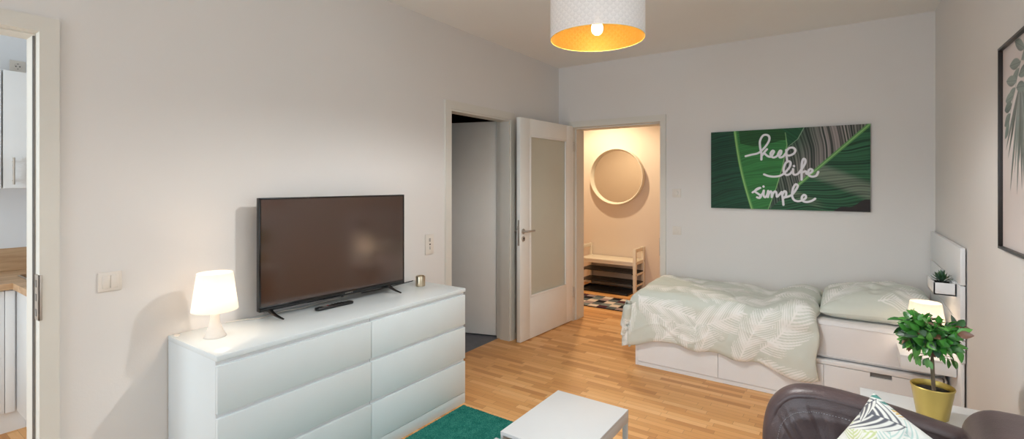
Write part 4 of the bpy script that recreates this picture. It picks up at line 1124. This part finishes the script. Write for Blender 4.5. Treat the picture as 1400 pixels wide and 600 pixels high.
# ------------------------------------------------------------------ leaves
def leaf_mesh(name, leaves, mat, parent):
    """leaves: (base, direction, normal, length, width, colour, curl)"""
    V, F, C = [], [], []
    prof = [(0, 0.04), (0.16, 0.5), (0.36, 0.92), (0.58, 1.0), (0.8, 0.66), (0.93, 0.28), (1.0, 0.0)]
    for b, d, n, L, W, c, curl in leaves:
        d = d.normalized(); s = d.cross(n).normalized(); n = s.cross(d).normalized(); i0 = len(V)
        for k, (t, w) in enumerate(prof):
            p = b + d * (L * t) - n * (curl * L * t * t)
            V += [p + s * (W / 2 * w) + n * (0.16 * W * w), p, p - s * (W / 2 * w) + n * (0.16 * W * w)]
            C += [c, tuple(min(1, x * 1.25) for x in c), c]
        for k in range(len(prof) - 1):
            a = i0 + 3 * k
            F += [(a, a + 1, a + 4, a + 3), (a + 1, a + 2, a + 5, a + 4)]
    o_ = ORIGIN[parent.name]
    me = bpy.data.meshes.new(name); me.from_pydata([v - o_ for v in V], [], F)
    at = me.color_attributes.new('Pattern', 'FLOAT_COLOR', 'POINT')
    at.data.foreach_set('color', np.array([tuple(c) + (1,) for c in C], 'f').ravel())
    for p in me.polygons: p.use_smooth = True
    me.materials.append(mat)
    o = bpy.data.objects.new(name, me); link(o, parent); return o
# succulent in the upper box
sc = Vector((0.448, 3.775, 0.93))
t = thing('succulent', 'small spiky green succulent in the white box on the headboard', 'plant', (sc.x, sc.y, 0.871))
bm = BM(); lathe(bm, [(0, 0.871), (0.028, 0.871), (0.036, 0.922), (0.034, 0.924), (0.032, 0.915), (0, 0.915)], sc.x, sc.y, 0, 24); obj('plant_pot', bm, M['black_plastic'], t)
rs = random.Random(3); L = []
for k in range(62):
    a = k * 2.39996; q = k / 61.0; el = 1.35 - 1.2 * q + rs.uniform(-0.1, 0.1)
    dd = Vector((math.cos(a) * math.cos(el) * 0.8, math.sin(a) * math.cos(el), math.sin(el))); nn = Vector((-math.cos(a) * math.sin(el), -math.sin(a) * math.sin(el), math.cos(el)))
    b = sc + Vector((0.012 * math.cos(a) * q, 0.03 * math.sin(a) * q, 0.006 - 0.012 * q))
    g = rs.uniform(0.75, 1.2); c = tuple(x * g for x in (rgb3(58, 92, 58) if rs.random() < 0.6 else rgb3(84, 116, 98)))
    L.append((b, dd, nn, rs.uniform(0.042, 0.062), 0.012, c, -0.12))
leaf_mesh('foliage', L, M['leaf'], t)

# ================================================================== CONSOLE TABLE, POTTED TREE
t = thing('console_table', 'narrow white console table between the sofa and the bed, carrying the potted tree', 'table', (0.285, 2.39, 0))
obj('tabletop', bx(0.040, 0.527, 2.21, 2.578, 0.592, 0.62, 0.002), M['white_satin'], t)
for x in (0.05, 0.475):
    for y in (2.22, 2.528): obj('leg', bx(x, x + 0.04, y, y + 0.04, 0, 0.593, 0.002), M['white_satin'], t)
for y in (2.228, 2.552): obj('apron', bx(0.088, 0.477, y, y + 0.012, 0.54, 0.593), M['white_satin'], t)
pc = Vector((0.260, 2.405, 0.62))
t = thing('potted_tree', 'small ball-headed green tree in a gold pot on the white console table', 'potted plant', pc)
bm = BM(); lathe(bm, [(0, 0.0), (0.044, 0.0), (0.047, 0.003), (0.0635, 0.108), (0.0655, 0.112), (0.0665, 0.116), (0.0645, 0.119), (0.0615, 0.114), (0.0600, 0.098), (0, 0.098)], pc.x, pc.y, pc.z, 64); obj('pot', bm, M['gold_pot'], t)
bm = BM(); lathe(bm, [(0, 0.1015), (0.03, 0.102), (0.058, 0.0985), (0.0597, 0.095), (0, 0.09)], pc.x, pc.y, pc.z, 40); obj('soil', bm, M['soil'], t)
bm = BM(); tube(bm, catmull([pc + Vector((0.004, 0, 0.09)), pc + Vector((0.001, 0.002, 0.16)), pc + Vector((-0.001, 0, 0.22)), pc + Vector((-0.003, 0, 0.30))], 6), [0.0062] * 12 + [0.0048] * 7, 12)
fc = pc + Vector((-0.004, 0, 0.316)); rs = random.Random(11)
tk = obj('trunk', bm, M['trunk'], t)
bm = BM(); L = []
for k in range(42):
    zf = rs.uniform(-0.8, 0.9); a = rs.uniform(0, 2 * PI); q = math.sqrt(1 - zf * zf)
    tip = fc + Vector((0.076 * q * math.cos(a), 0.076 * q * math.sin(a), 0.060 * zf))
    st = pc + Vector((-0.002, 0, rs.uniform(0.235, 0.30)))
    tube(bm, catmull([st, (st + tip) / 2 + Vector((0, 0, 0.008)), tip], 4), 0.0011, 6)
    base = rs.random()
    for j in range(9):
        f = 0.45 + 0.6 * (j / 8.0)
        p = st.lerp(tip, f) + Vector((rs.gauss(0, 0.006), rs.gauss(0, 0.006), rs.gauss(0, 0.005)))
        out = (tip - fc).normalized()
        dd = (out * 0.8 + Vector((rs.gauss(0, 0.65), rs.gauss(0, 0.65), rs.gauss(0.02, 0.45)))).normalized()
        nn = (out + Vector((0, -0.25, 0.7)) + Vector((rs.gauss(0, 0.35), rs.gauss(0, 0.35), rs.gauss(0, 0.3)))).normalized()
        if abs(dd.dot(nn)) > 0.95: nn = Vector((0, -1, 0.3))
        h = rs.random()
        c = rgb3(66, 132, 50) if h < 0.42 else rgb3(46, 98, 44) if h < 0.72 else rgb3(92, 150, 66) if h < 0.86 else rgb3(60, 84, 66) if h < 0.94 else rgb3(112, 78, 62)
        g = rs.uniform(0.8, 1.2)
        L.append((p, dd, nn, rs.uniform(0.038, 0.054), rs.uniform(0.020, 0.028), tuple(x * g for x in c), rs.uniform(0.05, 0.4)))
for a in (3.3, 3.9, 5.9, 0.3, 4.4):                           # a few lower stray twigs
    st = pc + Vector((-0.001, 0, 0.235)); tip = st + Vector((0.062 * math.cos(a), 0.062 * math.sin(a), -0.004)); tube(bm, [st, tip], 0.001, 6)
    for j in range(3): L.append((st.lerp(tip, 0.7 + 0.15 * j), Vector((math.cos(a + j - 1) * 0.5, math.sin(a + j - 1) * 0.5, -0.8)), Vector((math.cos(a), math.sin(a) - 0.4, 0.5)), 0.036, 0.018, tuple(rgb3(78, 128, 58)), 0.1))
obj('twig', bm, M['trunk'], tk)
leaf_mesh('foliage', L, M['leaf'], t)

# ================================================================== SOFA
SY0, SY1, SX0, SX1 = 0.42, 2.185, -0.285, 0.505
t = thing('sofa', 'dark brown leather sofa with rolled arms in the lower right corner', 'sofa', (0.11, 1.3, 0))
obj('base', bx(-0.20, 0.49, SY0 + 0.1, 2.10, 0.05, 0.20, 0.02, 3), M['leather'], t)
for x in (-0.17, 0.42):
    for y in (SY0 + 0.14, 2.03):
        bm = BM(); lathe(bm, [(0, 0), (0.018, 0), (0.024, 0.06), (0, 0.06)], x, y, 0, 20); obj('foot', bm, M['dark'], t)
cw = (2.03 - (SY0 + 0.19)) / 2
for k in range(2):
    bm = BM(); box(bm, -0.26, 0.30, SY0 + 0.19 + k * cw + 0.004, SY0 + 0.19 + (k + 1) * cw - 0.004, 0.19, 0.425, 0.05, 5); obj('seat_cushion', bm, M['leather'], t)
def arm(yc, s):
    """s=-1: the inner face looks towards -y"""
    path = [(-0.235, 0.10), (-0.245, 0.30), (-0.247, 0.47), (-0.244, 0.565), (-0.224, 0.648), (-0.180, 0.700), (-0.12, 0.720), (-0.04, 0.722), (0.06, 0.713), (0.17, 0.697), (0.28, 0.678), (0.38, 0.662), (0.46, 0.656)]
    pts = catmull([(x, yc, z) for x, z in path], 6)
    n = len(pts)
    bm = BM()
    tube(bm, pts, 0.029, 20, flat=1.75, up=(0, 1, 0)); a_ = obj('armrest_roll', bm, M['leather'], t)
    C = np.array([0.12, 0.36]); m = 40
    PP = np.array([[p.x, p.z] for p in pts]); S = np.linspace(0, 1, m)
    i_ = np.arange(n) / (n - 1)
    for nm, sg, depth in (('inner_panel', s, 0.056), ('outer_panel', -s, 0.046)):
        base = np.stack([np.clip(PP[:, 0], -0.235, 0.46), np.full(n, 0.10)], -1)
        Q = PP[:, None, :] * (1 - S)[None, :, None] + (base * 0.35 + C * 0.65)[:, None, :] * S[None, :, None]
        sh = sstep(0.0, 0.14, S)[None, :] * 0.012
        gath = 0.0045 * np.sin(np.arange(n)[:, None] * 2.6 + np.sin(np.arange(n)[:, None] * 1.7)) * np.exp(-((S - 0.16) / 0.09) ** 2)[None, :] * (1 - sstep(0.55, 0.75, i_))[:, None]
        yy = yc + sg * (depth - 0.004 + sh - 0.005 * np.exp(-((S - 0.10) / 0.02) ** 2)[None, :] + gath + 0.004 * vnoise(Q[..., 0] * 14, Q[..., 1] * 14, 71))
        P3 = np.stack([Q[..., 0], yy, Q[..., 1]], -1)
        o_ = grid(nm, P3, M['leather'], t, sharp=0)
        if nm == 'inner_panel':
            bm = BM(); q = 8
            row = [Vector(p) for p in P3[:, 4]]
            fine_ = catmull(row, 3)
            for k in range(6, len(fine_) - 2, 2):
                a = fine_[k] + Vector((0, s * 0.0025, 0)); b = a.lerp(fine_[k + 1] + Vector((0, s * 0.0025, 0)), 0.95)
                tube(bm, [a, b], 0.0010, 6)
            obj('stitching', bm, M['stitch'], o_)
arm(2.118, -1)
arm(0.50, 1)
bm = BM(); box(bm, 0.285, 0.502, SY0 + 0.005, 2.150, 0.12, 0.80, 0.085, 8)
for v in bm.verts:
    if v.co.z > 0.55: v.co.x += 0.012 * (v.co.z - 0.55) / 0.25
obj('backrest', bm, M['leather'], t)
# scatter cushion leaning against the far arm
n = 300; S0 = 0.33
X, Z, T_, U, V = pillow(n, n, S0, S0, 0.15, 0.45, 0.11, 80, 0.005, 0.055)
u_, v_ = U * S0 / 2, V * S0 / 2
c = np.broadcast_to(rgb3(226, 226, 220), U.shape + (3,)).copy()
GREY, TEAL, LIME, OCH, MINT = rgb3(84, 86, 96), rgb3(62, 132, 124), rgb3(196, 206, 150), rgb3(212, 176, 96), rgb3(178, 204, 198)
def cfr(p, q, W, colr, bend, per, duty=0.55):
    """a frond from p to q, both measured from the top corner: along the right edge, down the left edge"""
    global c
    h_ = S0 / 2; x0, z0, x1, z1 = -h_ + p[0], h_ - p[1], -h_ + q[0], h_ - q[1]
    m_ = frond(u_, v_, x0, z0, math.atan2(z1 - z0, x1 - x0), math.hypot(x1 - x0, z1 - z0), W, bend, per, duty, 0.5, 0.22, 0.0012, 1.0)
    c = np.where(m_[1][..., None], rgb3(226, 226, 220), c); c = mixc(c, colr, 0.95 * m_[0])
cfr((0.135, 0.05), (0.03, 0.13), 0.045, LIME, 0.1, 0.018)
cfr((0.05, 0.19), (-0.01, 0.10), 0.03, LIME, 0.1, 0.012)
cfr((0.17, 0.06), (0.09, 0.03), 0.05, MINT, 0.1, 0.018, 0.7)
cfr((0.145, 0.16), (0.095, 0.06), 0.05, MINT, 0.1, 0.018, 0.7)
cfr((0.115, -0.005), (0.045, 0.01), 0.022, OCH, 0.15, 0.014)
cfr((0.082, -0.01), (0.005, 0.004), 0.034, TEAL, -0.1, 0.028, 0.8)
cfr((0.118, 0.03), (-0.01, 0.078), 0.055, GREY, 0.10, 0.026, 0.72)
cfr((0.02, 0.018), (-0.01, 0.08), 0.026, GREY, 0.12, 0.020, 0.75)
for p, q, W, k in (((0.30, 0.10), (0.18, 0.24), 0.05, GREY), ((0.10, 0.34), (0.06, 0.20), 0.05, TEAL), ((0.34, 0.30), (0.20, 0.34), 0.05, OCH), ((0.20, 0.38), (0.14, 0.26), 0.04, LIME), ((0.36, 0.02), (0.22, 0.06), 0.05, TEAL)):
    cfr(p, q, W, k, 0.1, 0.017)
F3 = np.stack([X, -T_, Z], -1); B3 = np.stack([X, T_, Z], -1)
A = np.concatenate([F3, B3[::-1]], 0); cc = np.concatenate([c, c[::-1]], 0)
rot = Matrix.Rotation(math.radians(-30), 4, 'X') @ Matrix.Rotation(math.radians(33), 4, 'Y')
Rm = np.array(rot.to_3x3()); W3 = A @ Rm.T
# the top corner goes where the cushion touches the arm
topi = W3.reshape(-1, 3)[np.argmax(W3.reshape(-1, 3)[:, 2])]
W3 = W3 - topi + np.array([0.066, 1.93, 0.832])
cu = rebase(tag(grid('scatter_cushion', W3, M['cloth'], col=cc, sharp=0, wrap=True), 'white square cushion with grey, teal and yellow palm leaves leaning in the sofa corner', 'cushion'))

# ================================================================== COFFEE TABLES AND RUG
t = thing('coffee_table', 'low white coffee table with thin square legs on the teal rug', 'coffee table', (-1.025, 1.913, 0))
x0, x1, y0, y1, zt = -1.211, -0.839, 1.664, 2.162, 0.45
obj('tabletop', bx(x0, x1, y0, y1, zt - 0.015, zt, 0.0015), M['table_white'], t)
for x in (x0, x1 - 0.012): obj('side_apron', bx(x, x + 0.012, y0 + 0.002, y1, zt - 0.056, zt - 0.0145, 0.001), M['table_white'], t)
obj('end_apron', bx(x0 + 0.012, x1 - 0.012, y1 - 0.012, y1, zt - 0.056, zt - 0.0145, 0.001), M['table_white'], t)
for x in (x0 + 0.001, x1 - 0.021):
    for y in (y0 + 0.001, y1 - 0.021): obj('leg', bx(x, x + 0.020, y, y + 0.020, 0.013, zt - 0.05, 0.001), M['table_white'], t)
t = thing('side_table', 'slightly lower white table just showing at the near end of the coffee table', 'side table', (-1.03, 1.41, 0))
x0, x1, y0, y1, zt = -1.222, -0.86, 1.19, 1.648, 0.428
obj('tabletop', bx(x0, x1, y0, y1, zt - 0.015, zt, 0.0015), M['table_white'], t)
for x in (x0, x1 - 0.012): obj('side_apron', bx(x, x + 0.012, y0 + 0.002, y1, zt - 0.056, zt - 0.0145, 0.001), M['table_white'], t)
for x in (x0 + 0.001, x1 - 0.021):
    for y in (y0 + 0.001, y1 - 0.021): obj('leg', bx(x, x + 0.020, y, y + 0.020, 0.013, zt - 0.05, 0.001), M['table_white'], t)
nx, ny = 260, 380
Xg, Yg = np.meshgrid(np.linspace(-2.132, -0.802, nx), np.linspace(0.58, 2.506, ny), indexing='ij')
rowz = 0.0011 * np.sin(2 * PI * Yg / 0.0125) * np.sin(2 * PI * (Xg / 0.02 + np.floor(Yg / 0.0125) * 0.5)) + 0.0012 * vnoise(Xg * 90, Yg * 160, 91)
rim = np.exp(-((Xg + 2.095) / 0.006) ** 2) + np.exp(-((Xg + 0.84) / 0.006) ** 2)
Zg = 0.0105 + rowz - 0.003 * rim
Zg[0], Zg[-1], Zg[:, 0], Zg[:, -1] = 0.001, 0.001, 0.001, 0.001
rg = grid('rug', np.stack([Xg, Yg, Zg], -1), M['teal'], sharp=0)
rebase(tag(rg, 'flat woven teal wool rug beside the chest and below the coffee table', 'rug'))

# ================================================================== LIGHT
def area(name, loc, rot, sx, sy, power, col):
    l = bpy.data.lights.new(name, 'AREA'); l.shape = 'RECTANGLE'; l.size = sx; l.size_y = sy; l.energy = power; l.color = col
    o = bpy.data.objects.new(name, l); COL.objects.link(o); o.location = loc; o.rotation_euler = rot; return o
area('window_daylight', ((WX0 + WX1) / 2, YF - 0.18, (WZ0 + WZ1) / 2), (PI / 2, 0, 0), WX1 - WX0, WZ1 - WZ0, 70, (0.70, 0.86, 1.0))
area('added_window_light', (XK - 0.02, (LY0 + LY1) / 2, (LZ0 + LZ1) / 2), (0, -PI / 2, 0), LZ1 - LZ0, LY1 - LY0, 40, (0.66, 0.86, 1.0))  # fill through the added unseen window, lifts the right wall
area('side_window_daylight', (XR + 0.13, (VY0 + VY1) / 2, (VZ0 + VZ1) / 2), (0, PI / 2, 0), VZ1 - VZ0, VY1 - VY0, 8, (0.86, 0.96, 1.0))
area('kitchen_daylight', ((KWX0 + KWX1) / 2, KYF - 0.36, 1.42), (PI / 2, 0, 0), KWX1 - KWX0, 1.8, 23, (0.84, 0.96, 1.0))
l = bpy.data.lights.new('hall_lamp', 'SPOT'); l.energy = 102; l.color = (1.0, 0.80, 0.53); l.shadow_soft_size = 0.05; l.spot_size = math.radians(150); l.spot_blend = 0.6
o = bpy.data.objects.new('hall_lamp', l); COL.objects.link(o); o.location = (-2.86, 5.95, 2.70)
l = bpy.data.lights.new('pendant_light', 'POINT'); l.energy = 176; l.color = (1.0, 1.0, 0.98); l.shadow_soft_size = 0.036
o = bpy.data.objects.new('pendant_light', l); COL.objects.link(o); o.location = (px, py, 2.236)
w = bpy.data.worlds.new('World'); SC.world = w; w.use_nodes = True
w.node_tree.nodes['Background'].inputs[0].default_value = (0.86, 0.93, 1.0, 1); w.node_tree.nodes['Background'].inputs[1].default_value = 1.1

# ================================================================== CAMERA AND VIEW
cam = bpy.data.cameras.new('camera'); co = bpy.data.objects.new('camera', cam); COL.objects.link(co)
co.location = (0, 0, 1.5); co.rotation_euler = (PI / 2, 0, math.atan2(460, 665))
cam.sensor_fit = 'HORIZONTAL'; cam.sensor_width = 36; cam.lens = 36 * 665 / 1400; cam.shift_y = -50 / 1400; cam.clip_start = 0.02
SC.camera = co
SC.view_settings.view_transform = 'Standard'; SC.view_settings.look = 'None'; SC.view_settings.gamma = 1.0
SC.view_settings.use_curve_mapping = False; SC.view_settings.exposure = 0.12
SC.cycles.max_bounces = 10; SC.cycles.diffuse_bounces = 6; SC.cycles.glossy_bounces = 4; SC.cycles.transparent_max_bounces = 12
SC.cycles.sample_clamp_indirect = 6.0; SC.cycles.use_denoising = True
